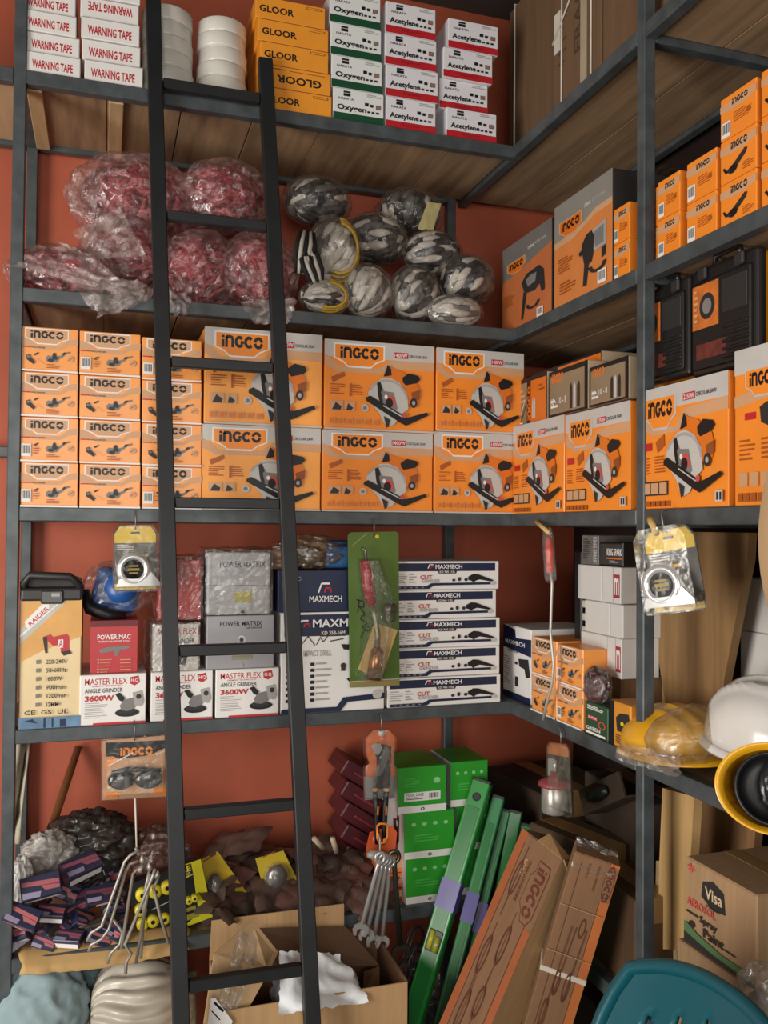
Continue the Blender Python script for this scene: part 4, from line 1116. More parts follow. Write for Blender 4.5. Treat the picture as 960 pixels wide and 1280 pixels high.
# ---------------------------------------------------------------- things hanging from the beams
TF = Matrix.Rotation(PI/2, 4, 'X')
def hook_part(t, z=.03):
    mb = MB(); mb.tube([(0, .012, z), (0, -.006, z), (0, -.012, z*.6), (0, -.012, -.004), (0, -.004, -.012), (0, .004, -.008)], .0018, IRON, 6); mb.build('hook', t)
def tape_measure(label, loc, rot, peg):
    t = root('tape_measure', label, 'tape measure', loc, rot, 'carded tape measures')
    w, h = .098, .155
    out = [(-w*.5, -h*.94), (-w*.5, -h*.14), (-w*.36, -.002), (w*.36, -.002), (w*.5, -h*.14), (w*.5, -h*.94), (w*.44, -h), (-w*.44, -h)]
    mb = MB(); mb.prism(out, .002, M('4A463F', .4, 0, .5, 25))
    f = Face(mb, (-w/2, 0, -h), (1, 0, 0), (0, 0, 1), (0, -1, 0), w, h, 100, 155)
    f.poly([(14, 6), (86, 6), (98, 24), (98, 44), (2, 44), (2, 24)], YELLOW); f.rect(40, 18, 60, 23, BLACK)
    f.para(8, 48, 50, 62, 3, SILV); f.rect(2, 138, 98, 152, M('C8A845', .45)); f.text('tape measure', 16, 141, 84, 149, BRN)
    mb.build('backing_card', t)
    mb = MB(); mb.prism([(-.042, -.138), (-.042, -.105), (-.034, -.084), (-.018, -.072), (.004, -.07), (.022, -.08), (.03, -.098), (.034, -.112), (.048, -.13), (.046, -.14)], .034, M('6B5F4A', .4), Matrix.Translation((0, -.036, 0))); tc = mb.build('tape_case', t)
    mb = MB(); C0 = Matrix.Translation((-.008, -.036, -.104)) @ TF
    mb.lathe([(.022, .002), (.024, .007), (.03, .009), (.036, .006), (.038, 0)], CHROME, C0, 40, cap=False)
    mb.prism([(-.046, -.142), (-.04, -.125), (.02, -.125), (.03, -.11), (.05, -.134), (.05, -.142)], .008, CHROME, Matrix.Translation((0, -.044, 0))); mb.build('chrome_rim', tc)
    mb = MB(); mb.lathe([(0, .004), (.023, .004), (.023, 0), (0, 0)], BLACK, C0, 32)
    f = Face(mb, (-.008-.02, -.0402, -.104-.02), (1, 0, 0), (0, 0, 1), (0, -1, 0), .04, .04, 40, 40)
    f.rects([(9, 10, 31, 14), (7, 17, 33, 23), (10, 26, 30, 30)], M('8C7A3C', .5)); mb.build('face_label', tc)
    mb = MB(); mb.lathe([(0, .006), (.008, .006), (.009, 0), (0, 0)], YELLOW, Matrix.Translation((.016, -.02, -.076)), 12); mb.build('lock_button', tc)
    mb = MB(); g = .002
    a = [(x*1.06, -.0005, z*1.02+.002) for x, z in out]; b = [(x*1.0, -.04, z*1.0) for x, z in out]
    vs = a+b; k = len(out); mb.add(vs, [[i, (i+1) % k, (i+1) % k+k, i+k] for i in range(k)]+[list(range(k, 2*k))], CLEAR); mb.build('plastic_shell', t)
    if peg:
        mb = MB(); mb.tube([(-.035, .012, .022), (-.022, -.012, .012), (-.004, -.034, -.012)], .006, M('C8A86A', .6), 8); mb.build('wooden_peg', t)
    hook_part(t)
    return t
c = P(169, 655, Y=-.012)
tape_measure('Chrome and yellow carded tape measure hanging above the red drill carton', c, (0, rad(-1), rad(4)), False)
c = P(833, 658, X=-.025)
tm = tape_measure('Chrome and yellow carded tape measure hanging right of the steel post', c, (0, rad(-10), rad(-62)), True)
tm.scale = (1.05, 1.05, 1.05)

def px_tool(name, label, cat, px, py, Y=None, X=None, group=None):
    """root at a pixel's place; returns root and a converter of photo pixels to local points"""
    b = P(px, py, Y=Y, X=X); t = root(name, label, cat, b, 0, group)
    def L(x, y, d=0):     # d towards the room
        return (P(x, y, Y=Y-d) if Y is not None else P(x, y, X=X-d))-b
    return t, L
NY = Vector((0, -1, 0)); NX = Vector((-1, 0, 0))
def pxplate(mb, L, pts, d, t, m, n=NY): plate(mb, [L(x, y, d) for x, y in pts], n, t, m)

# goggles on a card
t, L = px_tool('goggles_pack', 'Black safety goggles in an orange and black blister card', 'goggles', 168, 918, Y=-.02)
mb = MB(); pts = [(128, 926), (208, 919), (209, 995), (128, 1000)]
pxplate(mb, L, pts, 0, .002, PEACH)
o = L(128, 1000, .002); f = Face(mb, o, (L(209, 995, .002)-o).normalized(), (L(128, 926, .002)-o).normalized(), (0, -1, 0), (L(209, 995, .002)-o).length, (L(128, 926, .002)-o).length, 640, 590)
f.poly([(30, 20), (640, 20), (640, 90), (500, 150), (420, 170), (140, 190), (110, 160), (30, 160)], BLACK); logo_i(f, 175, 80, 490, 160, ORANGE)
f.poly([(30, 170), (110, 165), (170, 190), (60, 280), (30, 300)], ORANGE); f.rect(30, 520, 160, 575, ORANGE); f.rect(500, 500, 640, 575, ORANGE); f.poly([(520, 150), (640, 120), (640, 330), (560, 260)], OFFW)
f.poly([(120, 230), (300, 180), (520, 180), (640, 120), (640, 330), (420, 300), (100, 340)], PEACH); f.line([(60, 250), (300, 130)], 12, WHITE)
mb.build('backing_card', t)
mb = MB()
for cx, cy in ((152, 975), (186, 974)):
    q = L(cx, cy, .016); mb.ell(q, (.031, .012, .022), M('0C0C0E', .12, 0, .1, coat=.5), 3)
mb.tube([L(140, 966, .012), L(160, 962, .022), L(178, 962, .022), L(200, 964, .012)], .006, BLACK, 8)
mb.build('goggles', t)
mb = MB(); vs = [L(x, y, .0025) for x, y in [(126, 924), (210, 917), (211, 997), (126, 1002)]]+[L(x, y, .03) for x, y in [(134, 950), (204, 946), (204, 990), (134, 994)]]
mb.add(vs, [[0, 1, 5, 4], [1, 2, 6, 5], [2, 3, 7, 6], [3, 0, 4, 7], [4, 5, 6, 7]], CLEAR); mb.build('plastic_shell', t); hook_part(t)

# bent rods on a string
t, L = px_tool('rod_tool_bunch', 'Bunch of bent steel rods tied on a white string', 'tool', 169, 998, Y=-.045)
mb = MB(); mb.tube([L(169, 998), L(170, 1030, .002), L(171, 1062)], .0022, M('CFC8B8', .7), 6); mb.build('string', t)
ROD = M('A09A90', .38, .35, .12, coat=.2)
for k, (pts, d) in enumerate((
    ([(174, 1063), (163, 1069), (156, 1077), (127, 1158), (114, 1166), (109, 1176)], .02),
    ([(173, 1076), (162, 1080), (157, 1090), (136, 1162), (127, 1174), (114, 1181), (111, 1189)], .01),
    ([(178, 1080), (166, 1092), (152, 1186)], -.004),
    ([(194, 1086), (190, 1098), (156, 1181), (164, 1192), (158, 1203), (157, 1217)], .03),
    ([(188, 1092), (184, 1120), (170, 1204)], .012), ([(188, 1084), (182, 1110), (176, 1198)], -.006),
    ([(198, 1096), (192, 1110), (200, 1144), (211, 1180)], .02),
    ([(142, 1150), (153, 1165), (150, 1180), (138, 1192), (134, 1204)], -.01))):
    mb = MB(); mb.tube([L(x, y, d) for x, y in pts], .0037, ROD, 8); mb.build('rod', t)
for x, y in ((172, 1064), (178, 1074), (187, 1083), (197, 1094), (176, 1086)):
    mb = MB(); mb.lathe([(.002, -.008), (.006, -.007), (.006, 0), (.004, .004), (.002, .01)], ROD, Matrix.Translation(L(x, y, .014)) @ Matrix.Rotation(R.uniform(-.6, .6), 4, 'Y'), 10); mb.build('ferrule', t)

# torch on its green card
t, L = px_tool('torch_pack', 'Green blister card with red-handled torch and brass nozzle', 'blow torch', 466, 664, Y=-.012)
def Z2(x, y, d=0): return L(420+x/5.565, 650+y/5.565, d)
OL = M('4E6A22', .4, 0, .2, 6, coat=.4)
mb = MB(); plate(mb, [Z2(x, y) for x, y in [(80, 110), (96, 86), (415, 80), (432, 96), (440, 1150), (95, 1165)]], NY, .003, OL)
f = Face(mb, Z2(95, 1165, .003), (1, 0, 0), (0, 0, 1), (0, -1, 0), (Z2(440, 1165)-Z2(95, 1165)).x, (Z2(95, 86)-Z2(95, 1165)).z, 345, 1080)
f.rect(0, 1040, 345, 1080, M('8A7A48', .4)); f.line([(0, 1040), (345, 1035)], 5, SILV); f.line([(5, 100), (110, 5)], 5, M('9AA05A', .4))
f.line([(40, 470), (60, 480), (50, 560)], 8, BLACK); f.line([(50, 470), (95, 490), (90, 525), (60, 520), (100, 575), (75, 590), (70, 610), (95, 620), (115, 640), (85, 660), (105, 690), (130, 690), (140, 670), (110, 660), (70, 740)], 7, BLACK)
f.circ(180, 30, 14, YELLOW, 12); mb.build('backing_card', t)
mb = MB(); mb.tube([Z2(196, 280, .02), Z2(215, 380, .022), Z2(225, 470, .022), Z2(248, 585, .02)], [.012, .0145, .0145, .012], M('A8202A', .35, 0, .05, coat=.4), 14); mb.build('handle', t)
mb = MB(); mb.tube([Z2(180, 195, .016), Z2(205, 210, .018), Z2(210, 285, .02)], .004, IRON, 8)
mb.tube([Z2(248, 585, .02), Z2(275, 690, .02), Z2(292, 800, .02), Z2(285, 905, .02)], [.007, .006, .007, .008], M('8A8468', .35, .7), 10); gp = mb.build('gas_pipe', t)
mb = MB(); mb.lathe([(.005, .0), (.013, .004), (.015, .01), (.015, .028), (.012, .032)], M('5A5A44', .4, .6), Matrix.Translation(Z2(330, 620, .02)) @ Matrix.Rotation(PI/2, 4, 'Y'), 14)
mb.box(-.012, .012, -.012, .012, -.02, .012, M('4A5038', .4, .4), .003, Matrix.Translation(Z2(375, 650, .02))); mb.build('valve', gp)
mb = MB(); p0, p1 = Z2(290, 890, .022), Z2(262, 1110, .022)
mb.tube([p0, p0+(p1-p0)*.08, p1], [.008, .0165, .0185], M('A87850', .3, .8, .1), 20); mb.build('nozzle', gp)
mb = MB(); plate(mb, [Z2(x, y, .006) for x, y in [(268, 715), (428, 765), (315, 1105), (150, 1040)]], NY, .001, M('C8A868', .6)); mb.build('paper_insert', t)
mb = MB(); q = [(x, y) for x, y in [(150, 270), (310, 260), (420, 560), (415, 720), (330, 1120), (165, 1120), (200, 620)]]
vs = [Z2(x, y, .0035) for x, y in q]+[Z2(225+(x-225)*.8, 690+(y-690)*.95, .042) for x, y in q]; k = len(q)
mb.add(vs, [[i, (i+1) % k, (i+1) % k+k, i+k] for i in range(k)]+[list(range(k, 2*k))], CLEAR); mb.build('plastic_shell', t); hook_part(t)

# pliers on an orange card
t, L = px_tool('pliers_pack', 'Orange carded water pump pliers with black and orange grips', 'pliers', 475, 908, Y=-.012)
def Z3(x, y, d=0): return L(430+x/6.733, 890+y/6.733, d)
mb = MB(); plate(mb, [Z3(x, y) for x, y in [(180, 540), (180, 460), (215, 430), (190, 370), (180, 230), (250, 150), (380, 150), (440, 210), (440, 320), (412, 340), (412, 440), (440, 470), (435, 540)]], NY, .002, M('D86A2A', .45))
plate(mb, [Z3(x, y) for x, y in [(165, 542), (435, 542), (420, 720), (175, 740)]], NY, .0015, M('8E8C8C', .4)); mb.lathe([(0, .006), (.008, .004), (.009, 0)], WHITE, Matrix.Translation(Z3(316, 178, .002)) @ TF, 12)
mb.build('backing_card', t)
mb = MB(); plate(mb, [Z3(x, y, .012) for x, y in [(228, 280), (250, 258), (300, 262), (312, 290), (300, 330), (280, 360), (250, 340), (235, 310)]], NY, .008, CHROME)
plate(mb, [Z3(x, y, .014) for x, y in [(335, 272), (375, 300), (382, 330), (318, 510), (300, 528), (268, 530), (262, 610), (246, 616), (250, 530), (285, 450), (330, 350)]], NY, .008, M('A8A8A6', .25, .9))
plate(mb, [Z3(x, y, .006) for x, y in [(260, 340), (320, 270), (390, 290), (380, 640), (290, 640), (250, 620), (270, 520), (275, 400)]], NY, .008, BLACK); mb.build('jaw', t)
for x0, x1 in (((225, 300)), ((318, 402))):
    mb = MB(); a, b, c_, d_ = Z3((x0+x1)/2, 650, .014), Z3((x0+x1)/2+(12 if x0 < 300 else -15), 820, .014), Z3((x0+x1)/2+(14 if x0 < 300 else -22), 980, .014), Z3((x0+x1)/2+(12 if x0 < 300 else -25), 1110, .014)
    mb.tube([a, b, c_, d_], [.0065, .0075, .007, .005], BLACK, 10)
    mb.tube([a+Vector((0, 0, .003)), a-Vector((0, 0, .004))], .0085, M('C89A6A', .4), 10)
    mb.tube([b+Vector((.002, -.006, .01)), b+Vector((.001, -.007, -.012))], .003, ORANGED, 6); mb.build('grip', t)
mb = MB(); pts = [Z3(x, y, .026) for x, y in [(280, 960), (300, 940), (350, 940), (368, 960), (366, 1050), (340, 1100), (300, 1105), (280, 1060)]]
mb.tube(pts+[pts[0]], .003, ORANGE, 8); mb.lathe([(0, .004), (.006, .004), (.006, 0), (0, 0)], ORANGE, Matrix.Translation(Z3(346, 1078, .024)) @ TF, 12); mb.build('lock_clip', t)
mb = MB(); q = [(165, 740), (160, 460), (195, 420), (160, 360), (160, 210), (245, 140), (390, 140), (446, 205), (446, 480), (430, 720)]
vs = [Z3(x, y, -.002) for x, y in q]+[Z3(300+(x-300)*.86, y*.97+12, .03) for x, y in q]; k = len(q)
mb.add(vs, [[i, (i+1) % k, (i+1) % k+k, i+k] for i in range(k)]+[list(range(k, 2*k))], CLEAR); mb.build('plastic_shell', t); hook_part(t)

# spanners
CS2 = M('C4C4C2', .25, .5, .08, coat=.5)
def spanner(label, a, b, r, d, m):
    t, L = px_tool('spanner', label, 'spanner', a[0], a[1], Y=-.05, group='spanners strung under the pliers')
    A, B = L(*a, d), L(*b, d); ax = (B-A).normalized(); sd = ax.cross(NY).normalized(); ln = (B-A).length
    mb = MB(); mb.tube([A+ax*.012, A+ax*.03, B-ax*.022], [r*1.1, r*.9, r], m, 10, sq=.8); mb.build('shank', t)
    mb = MB(); mb.tube([A+ax*.006+(ax*math.cos(w)+sd*math.sin(w))*r*1.9 for w in [2*PI*i/14 for i in range(15)]], r*.75, m, 8); mb.build('ring_end', t)
    o = B-ax*.016
    def q(u, v): return o+sd*(u*r*3.2)+ax*(v*.012)+NY*(-.003)
    mb = MB(); plate(mb, [q(u, v) for u, v in [(-.35, -.6), (.35, -.6), (.9, 0), (1, 1), (.8, 1.9), (.45, 1.9), (.5, .9), (.25, .5), (-.25, .5), (-.5, .9), (-.45, 1.9), (-.8, 1.9), (-1, 1), (-.9, 0)]], NY, .006, m); mb.build('open_jaw', t)
for lab, a, b, r, d, m in (('Chrome spanner, leftmost of the fan under the pliers', (476, 1069), (450, 1166), .0062, .02, CS2), ('Chrome spanner, second from the left of the fan', (480, 1071), (457, 1172), .0062, .012, CS2),
     ('Chrome spanner, third from the left of the fan', (484, 1072), (466, 1180), .006, .004, CS2), ('Chrome spanner, fourth from the left of the fan', (488, 1074), (477, 1181), .0058, -.004, CS2),
     ('Long dull steel spanner hanging apart on the right of the fan', (492, 1068), (501, 1192), .0075, -.012, M('77776F', .3, .9, .12))):
    spanner(lab, a, b, r, d, m)
mb = MB(); c = P(475, 1050, Y=-.05); mb.tube([Vector((0, .012, .012)), Vector((0, 0, 0)), Vector((0, 0, -.03)), Vector((.008, .004, -.045))], .002, M('B8B0A0', .6), 6); tag(mb.build('cord_loop', loc=c), 'Short pale cord loop joining spanners to pliers', 'cord')

# red handled rod in a plastic sleeve on the side run
t, L = px_tool('rod_driver', 'Long thin rod tool with red handle in plastic sleeve', 'tool', 684, 656, X=-.02)
mb = MB(); mb.tube([L(686, 672), L(687, 690), L(688, 716)], [.008, .011, .009], M('D0452E', .35, coat=.4), 12); mb.build('handle', t)
mb = MB(); mb.tube([L(689, 716), L(690, 730), L(688, 790), L(692, 830), L(690, 855), L(683, 880), L(679, 900)], .0034, M('B8B4AC', .4, .4), 8); mb.build('rod', t)
mb = MB(); mb.tube([L(684, 660), L(685, 672), L(686, 690), L(688, 722), L(689, 726)], [.01, .014, .015, .014, .012], CLEAR, 10, smooth=False); mb.build('plastic_sleeve', t)
mb = MB(); mb.tube([L(670, 652, -.008), L(677, 658, .008), L(686, 666, .018)], .0052, M('C8A86A', .6), 8); mb.build('wooden_peg', t)

# silver canister on a card under the side run
t, L = px_tool('spray_cup_pack', 'Silver canister with dull red cap on an orange and black card', 'spray cup', 698, 926, X=-.015)
def Z6(x, y, d=0): return L(620+x/2.824, 900+y/2.824, d)
mb = MB(); plate(mb, [Z6(x, y) for x, y in [(180, 90), (190, 75), (250, 85), (262, 100), (272, 340), (260, 346), (185, 320), (178, 300)]], NX, .002, M('3A322C', .45))
plate(mb, [Z6(x, y, .0022) for x, y in [(182, 92), (192, 78), (248, 87), (255, 100), (256, 132), (182, 118)]], NX, .0006, M('C0703A', .45)); plate(mb, [Z6(x, y, .0022) for x, y in [(184, 135), (206, 138), (206, 200), (184, 195)]], NX, .0006, LGREY); mb.build('backing_card', t)
c = Z6(207, 278, .03)
mb = MB(); mb.lathe([(0, -.031), (.028, -.031), (.03, -.027), (.03, .028), (.027, .031), (0, .031)], M('BDB8B2', .3, .7, .06), Matrix.Translation(c), 28); mb.build('canister', t)
mb = MB(); mb.lathe([(0, .03), (.037, .03), (.038, .036), (.03, .042), (.012, .046), (.01, .062), (0, .062)], M('8C3A40', .4), Matrix.Translation(c), 28); cp = mb.build('cap', t)
mb = MB(); mb.tube([c+Vector((0, 0, .06)), c+Vector((0, 0, .088))], .0045, CHROME, 8); mb.build('stem', cp)
mb = MB(); q = [(176, 315), (176, 90), (190, 72), (252, 82), (266, 98), (276, 344)]; k = len(q)
vs = [Z6(x, y, .001) for x, y in q]+[Z6(222+(x-222)*.85, 200+(y-200)*.9, .062) for x, y in q]
mb.add(vs, [[i, (i+1) % k, (i+1) % k+k, i+k] for i in range(k)]+[list(range(k, 2*k))], CLEAR); mb.build('plastic_shell', t); hook_part(t)
# ---------------------------------------------------------------- lowest shelf
# cardboard liner with a curled lip
b = Vector((P(90, 1180, Y=0).x, .1, S5)); mb = MB()
x0, x1 = P(20, 1175, Y=0).x-b.x, P(236, 1165, Y=0).x-b.x
def curl(p, u, v):
    if v > .8:
        w = (v-.8)/.2; p = p+Vector((0, 0, -.03*w*w-.012*w*math.sin(u*3.1)))
    return p
LINER = M('B8945F', .8, 0, .12, 8)
sheet(mb, (x0, .14, .006), (x1, .14, .006), (x1, -.115, .006), (x0+.01, -.125, .006), 30, 20, .003, LINER, 3, True, curl)
o = mb.build('cardboard_liner', loc=b); so = o.modifiers.new('thickness', 'SOLIDIFY'); so.thickness = .004; so.offset = -1
tag(o, 'Tan cardboard liner curling over the front of the lowest shelf', 'cardboard')

# wooden stick and cloth
b = P(62, 1042, Y=.2); mb = MB(); mb.tube([Vector((0, 0, -.06)), P(62, 1042, Y=.24)-b+Vector((0, 0, 0)), P(98, 934, Y=.385)-b], [.012, .011, .0095], M('8A5A34', .7, 0, .2, 12), 10)
tag(mb.build('wooden_stick', loc=b), 'Brown wooden stick leaning on the orange wall', 'stick')
b = P(24, 985, Y=.12); mb = MB(); n = 14
vs, fs = [], []
for j in range(n+1):
    for i in range(n+1):
        u, v = i/n, j/n; px = 8+u*(30-14*v)*(1 if True else 0); py = 929+v*125
        p = P(px, py, Y=.16+.02*math.sin(u*9+v*3)+.02*noise.noise(Vector((u*3, v*5, 2))))-b
        vs.append(p)
for j in range(n):
    for i in range(n): fs.append([j*(n+1)+i, j*(n+1)+i+1, (j+1)*(n+1)+i+1, (j+1)*(n+1)+i])
mb.add(vs, fs, M('B5AC9A', .8, 0, .1), None, True); o = mb.build('cloth', loc=b); so = o.modifiers.new('thickness', 'SOLIDIFY'); so.thickness = .004
tag(o, 'Off-white cloth hanging behind the left post', 'cloth')

# heap of small printed packets
PK = [('2A2C44', 'A85A62'), ('262A48', 'B86A68'), ('3A364E', '9A5A68'), ('22243A', '6A3A44'), ('3A3230', '6A5E56')]
pk = []
for i, (a, s) in enumerate(PK):
    mb = MB(); w, d, h = .058, .034, .02
    mb.box(-w/2, w/2, -d/2, d/2, 0, h, M(a, .35, 0, .15, 30, coat=.3), .0015)
    f = Face(mb, (-w/2, -d/2, h), (1, 0, 0), (0, 1, 0), (0, 0, 1), w, d, 100, 60)
    f.poly([(4, 12), (96, 22), (96, 34), (4, 24)], M(s, .4)); f.poly([(50, 30), (96, 36), (96, 46), (60, 44)], M(s, .4)); f.poly([(4, 40), (50, 44), (46, 58), (4, 56)], M('8F88A0', .4))
    f = Face(mb, (-w/2, -d/2, 0), (1, 0, 0), (0, 0, 1), (0, -1, 0), w, h, 100, 34)
    if i % 2 == 0: f.rect(6, 14, 94, 32, WHITE)
    else: f.rect(6, 4, 94, 14, M(s, .4)); f.rect(30, 18, 70, 30, SILV)
    o = mb.build('small_packet'); pk.append(o.data); bpy.data.objects.remove(o)
r = random.Random(11)
def packet(px, py, Y, rot, k, s, label, group='small packets in the left heap'):
    o = bpy.data.objects.new('small_packet', pk[k % 5]); C.objects.link(o)
    c = P(px, py, Y=Y); c.z = max(c.z, S5+.012); o.location = c; o.rotation_euler = rot; o.scale = (s, s, s); tag(o, label, 'packet', group)
for px, py, Y, rot, k, s, lab in ((52, 1110, .05, (rad(58), rad(-8), rad(4)), 0, 1.5, 'Upright film-wrapped red and navy packet, biggest on the left of the heap'),
      (100, 1090, .1, (rad(28), rad(-10), rad(28)), 2, 1.55, 'Navy and red packet on top of the heap with white front edge'),
      (64, 1146, .05, (rad(22), rad(6), rad(-10)), 0, 1.1, 'Navy packet with white front edge in the middle of the heap'),
      (28, 1148, .02, (rad(50), rad(22), rad(-12)), 1, 1.3, 'Tilted navy packet with red stripe beside the left post'),
      (126, 1122, .05, (rad(40), rad(-6), rad(8)), 3, 1.2, 'Dim red-striped packet behind the bent steel rods')):
    packet(px, py, Y, rot, k, s, lab)
for k in range(48):
    u, v = r.random(), r.random()**.8
    py = 1088+v*96; px = 18+u*140 if py > 1120 else 40+u*110
    packet(px, py, .015+(1184-py)*.0017+r.uniform(0, .02), (rad(r.uniform(5, 65)), rad(r.uniform(-30, 30)), rad(r.uniform(-50, 50))), k, r.uniform(.85, 1.15), 'Small dark navy and red packet jumbled in the lower left heap')
def crumple(name, label, cat, px, py, rx, ry, Y, m, seed, amp=.3, zf=S5, group=None, fr=2.2, ky=.6, sub=4):
    c = P(px, py, Y=Y); s = (c-CAM).dot(FW)/FPX; a, h = rx*s, ry*s
    zb = zf if c.z-h < zf+.06 else c.z-h
    base = Vector((c.x, c.y, zb)); mb = MB(); b = max(.02, min(a*ky, .30-Y if Y > -.05 and zf > FL else 1))
    mb.ell((0, 0, max(c.z-zb, h*.8)), (a, b, h), m, max(sub, 5), amp, fr*1.5, seed, True, smooth=True, zmin=.002)
    return tag(mb.build(name, loc=base), label, cat, group)
crumple('plastic_bag', 'Dark crumpled film behind the packet heap', 'plastic bag', 112, 1055, 52, 38, .2, M('3A3430', .3, 0, .3, 20, coat=.3), 21, .35)
crumple('plastic_bag', 'Pale grey crumpled film on the left of the packet heap', 'plastic bag', 62, 1068, 30, 26, .14, M('A09A94', .4, 0, .2, 20, coat=.2), 22, .4)
crumple('plastic_bag', 'White film wad squeezed beside the left post', 'plastic bag', 27, 1108, 13, 32, .08, M('B9B6B2', .4, 0, .15, 20, coat=.2), 23, .4)
crumple('plastic_bag', 'Brownish film bag standing behind the bent rods', 'plastic bag', 196, 1080, 40, 46, .22, PLASTIC('6A5448', .35, .1, .25, .8, 'brownish'), 24, .25)

# hole saw kit, yellow blister cards
def quadface(mb, L, q, W, H, d):
    """printing on the quad tl,tr,br,bl given in pixels"""
    o = L(*q[3], d); ux = L(*q[2], d)-o; uz = L(*q[0], d)-o
    return Face(mb, o, ux.normalized(), uz.normalized(), (0, -1, 0), ux.length, uz.length, W, H)
t, L = px_tool('hole_saw_kit', 'Yellow and black boxed kit with round yellow cutters, behind the ladder rail', 'tool set', 210, 1150, Y=.045)
q = [(160, 1106), (250, 1074), (266, 1146), (176, 1180)]
mb = MB(); pxplate(mb, L, q, 0, -.03, BLACK)
f = quadface(mb, L, q, 400, 290, .0005)
f.poly([(250, 0), (400, 0), (400, 290), (220, 290), (330, 250), (345, 60), (250, 70)], M('C9C021', .4, 0, .05)); f.rect(215, 4, 345, 56, BLACK); f.text('KGLE', 222, 10, 340, 38, YELLOW, .03); f.text('HOLE SAW KIT', 222, 42, 330, 52, WHITE)
f.rect(180, 80, 330, 200, BLACK); f.rects([(262, 204, 322, 222), (240, 236, 330, 262)], M('8A8428', .4)); f.line([(90, 152), (200, 142)], 4, SILV); mb.build('kit_box', t)
for i, (x, y, rr) in enumerate(((178, 1117, 9), (194, 1113, 9), (209, 1108, 9), (176, 1136, 8), (178, 1154, 8), (191, 1150, 8), (206, 1147, 7), (236, 1124, 5), (243, 1121, 5))):
    mb = MB(); s_ = rr*.0018; mb.lathe([(s_*.35, .014), (s_*.9, .014), (s_, .01), (s_, 0)], M('D2C22A', .35), Matrix.Translation(L(x, y)) @ TF, 18, cap=False); mb.lathe([(0, .006), (s_*.9, .006)], DARK, Matrix.Translation(L(x, y)) @ TF, 14, cap=False); mb.build('cutter', t)
def blister(label, q, W, blob, Y, tone):
    t, L = px_tool('blister_pack', label, 'blister pack', q[3][0], q[3][1], Y=Y, group='yellow blister packs')
    mb = MB(); pxplate(mb, L, q, 0, .0015, M(tone, .4, 0, .08, coat=.3)); f = quadface(mb, L, q, 100, 130, .002)
    f.para(20, 6, 84, 14, 1, BRN); f.rect(40, 3, 60, 6, BLACK); mb.build('backing_card', t)
    mb = MB(); c = L(*blob[0], .014); mb.ell(c, (blob[1], .014, blob[2]), M('6E6660', .25, .4, .3, 30), 3, .2, 3, 2, T=None); mb.build('fitting', t)
    mb = MB(); mb.ell(L(*blob[0], .004), (blob[1]*1.35, .03, blob[2]*1.3), CLEAR, 3); mb.build('plastic_shell', t)
blister('Yellow blister pack tilted against the hole saw kit', [(244, 1078), (272, 1064), (309, 1116), (268, 1140)], 0, ((268, 1108), .018, .03), .09, 'B89A22')
blister('Yellow blister pack in the brown pouch heap, between the ladder rails', [(319, 1073), (354, 1063), (372, 1100), (332, 1120)], 0, ((346, 1096), .026, .03), .1, 'B8A02A')

# brown film pouches
def pouch_mesh(seed):
    mb = MB(); n = 10; vs, fs = [], []
    for s in (1, -1):
        for j in range(n+1):
            for i in range(n+1):
                u, v = i/n, j/n; e = min(u, 1-u, v, 1-v)
                t_ = .011*min(1, e*3.4)**.6; q = noise.noise(Vector((u*4+seed, v*4, seed*3)))
                vs.append(((u-.5)*.15, (v-.5)*.1, s*t_+.016*q+.004*abs(noise.noise(Vector((u*11, v*11, seed))))))
    k = (n+1)**2
    for s in (0, 1):
        for j in range(n):
            for i in range(n):
                a = s*k+j*(n+1)+i; q = [a, a+1, a+n+2, a+n+1]; fs.append(q if s == 0 else q[::-1])
    mb.add(vs, fs, M(['5A463E', '463A34', '64463E', '4E3E36'][seed % 4], .45, 0, .25, 25, coat=.1), None, True); return mb
pm_ = []
for s in range(4): o = pouch_mesh(s).build('film_pouch'); pm_.append(o.data); bpy.data.objects.remove(o)
r = random.Random(5)
for k in range(46):
    u = r.random(); px = 250+u*205; v = r.random(); top = 1040+abs(u-.35)*70
    py = top+v*(1140-top)
    if 300 < px < 380 and 1062 < py < 1125: Y = .14+.1*(1-v)
    else: Y = .05+(1140-py)*.0021+r.uniform(0, .03)
    o = bpy.data.objects.new('film_pouch', pm_[k % 4]); C.objects.link(o); c = P(px, py, Y=min(.3, Y)); c.z = max(c.z, S5+.03); o.scale = (1.15, 1.15, 1.15)
    o.location = c; o.rotation_euler = (rad(r.uniform(5, 40)), rad(r.uniform(-22, 22)), rad(r.uniform(-60, 60)))
    tag(o, 'Crumpled dark brown film pouch in the heap left of the green cartons', 'pouch', 'brown film pouches on the lowest shelf')
for i, (x, y, a) in enumerate(((398, 1054, -40), (418, 1056, -20))):
    mb = MB(); mb.tube([Vector((0, 0, -.025)), Vector((0, 0, .025))], .007, M('B5A48C', .5), 10); o = mb.build('tube', loc=P(x, y, Y=.14), rot=(rad(20), rad(a), 0))
    tag(o, ('Left', 'Right')[i]+' short pale tube lying on the brown pouch heap', 'tube', 'pale tubes')

# slanted maroon cases against the wall
ang = rad(33)
for i in range(5):
    b = P(452, 1092-i*27, Y=.22); w, h = .13, .048
    t = root('flat_case', '%s slanting dark maroon case behind the pliers' % rowname(i, 5).capitalize(), 'case', b, (0, ang, 0), 'slanting maroon cases')
    mb = MB(); m = M('4E1820', .4, 0, .12, coat=.15); mb.box(-w*.6, w*.4, 0, .14, 0, h, m, .006, seg=2); mb.build('case_body', t)
    mb = MB(); mb.box(-w*.3, w*.2, -.002, .001, h*.42, h*.56, M('7E2C34', .4), .0008); mb.build('trim', t)
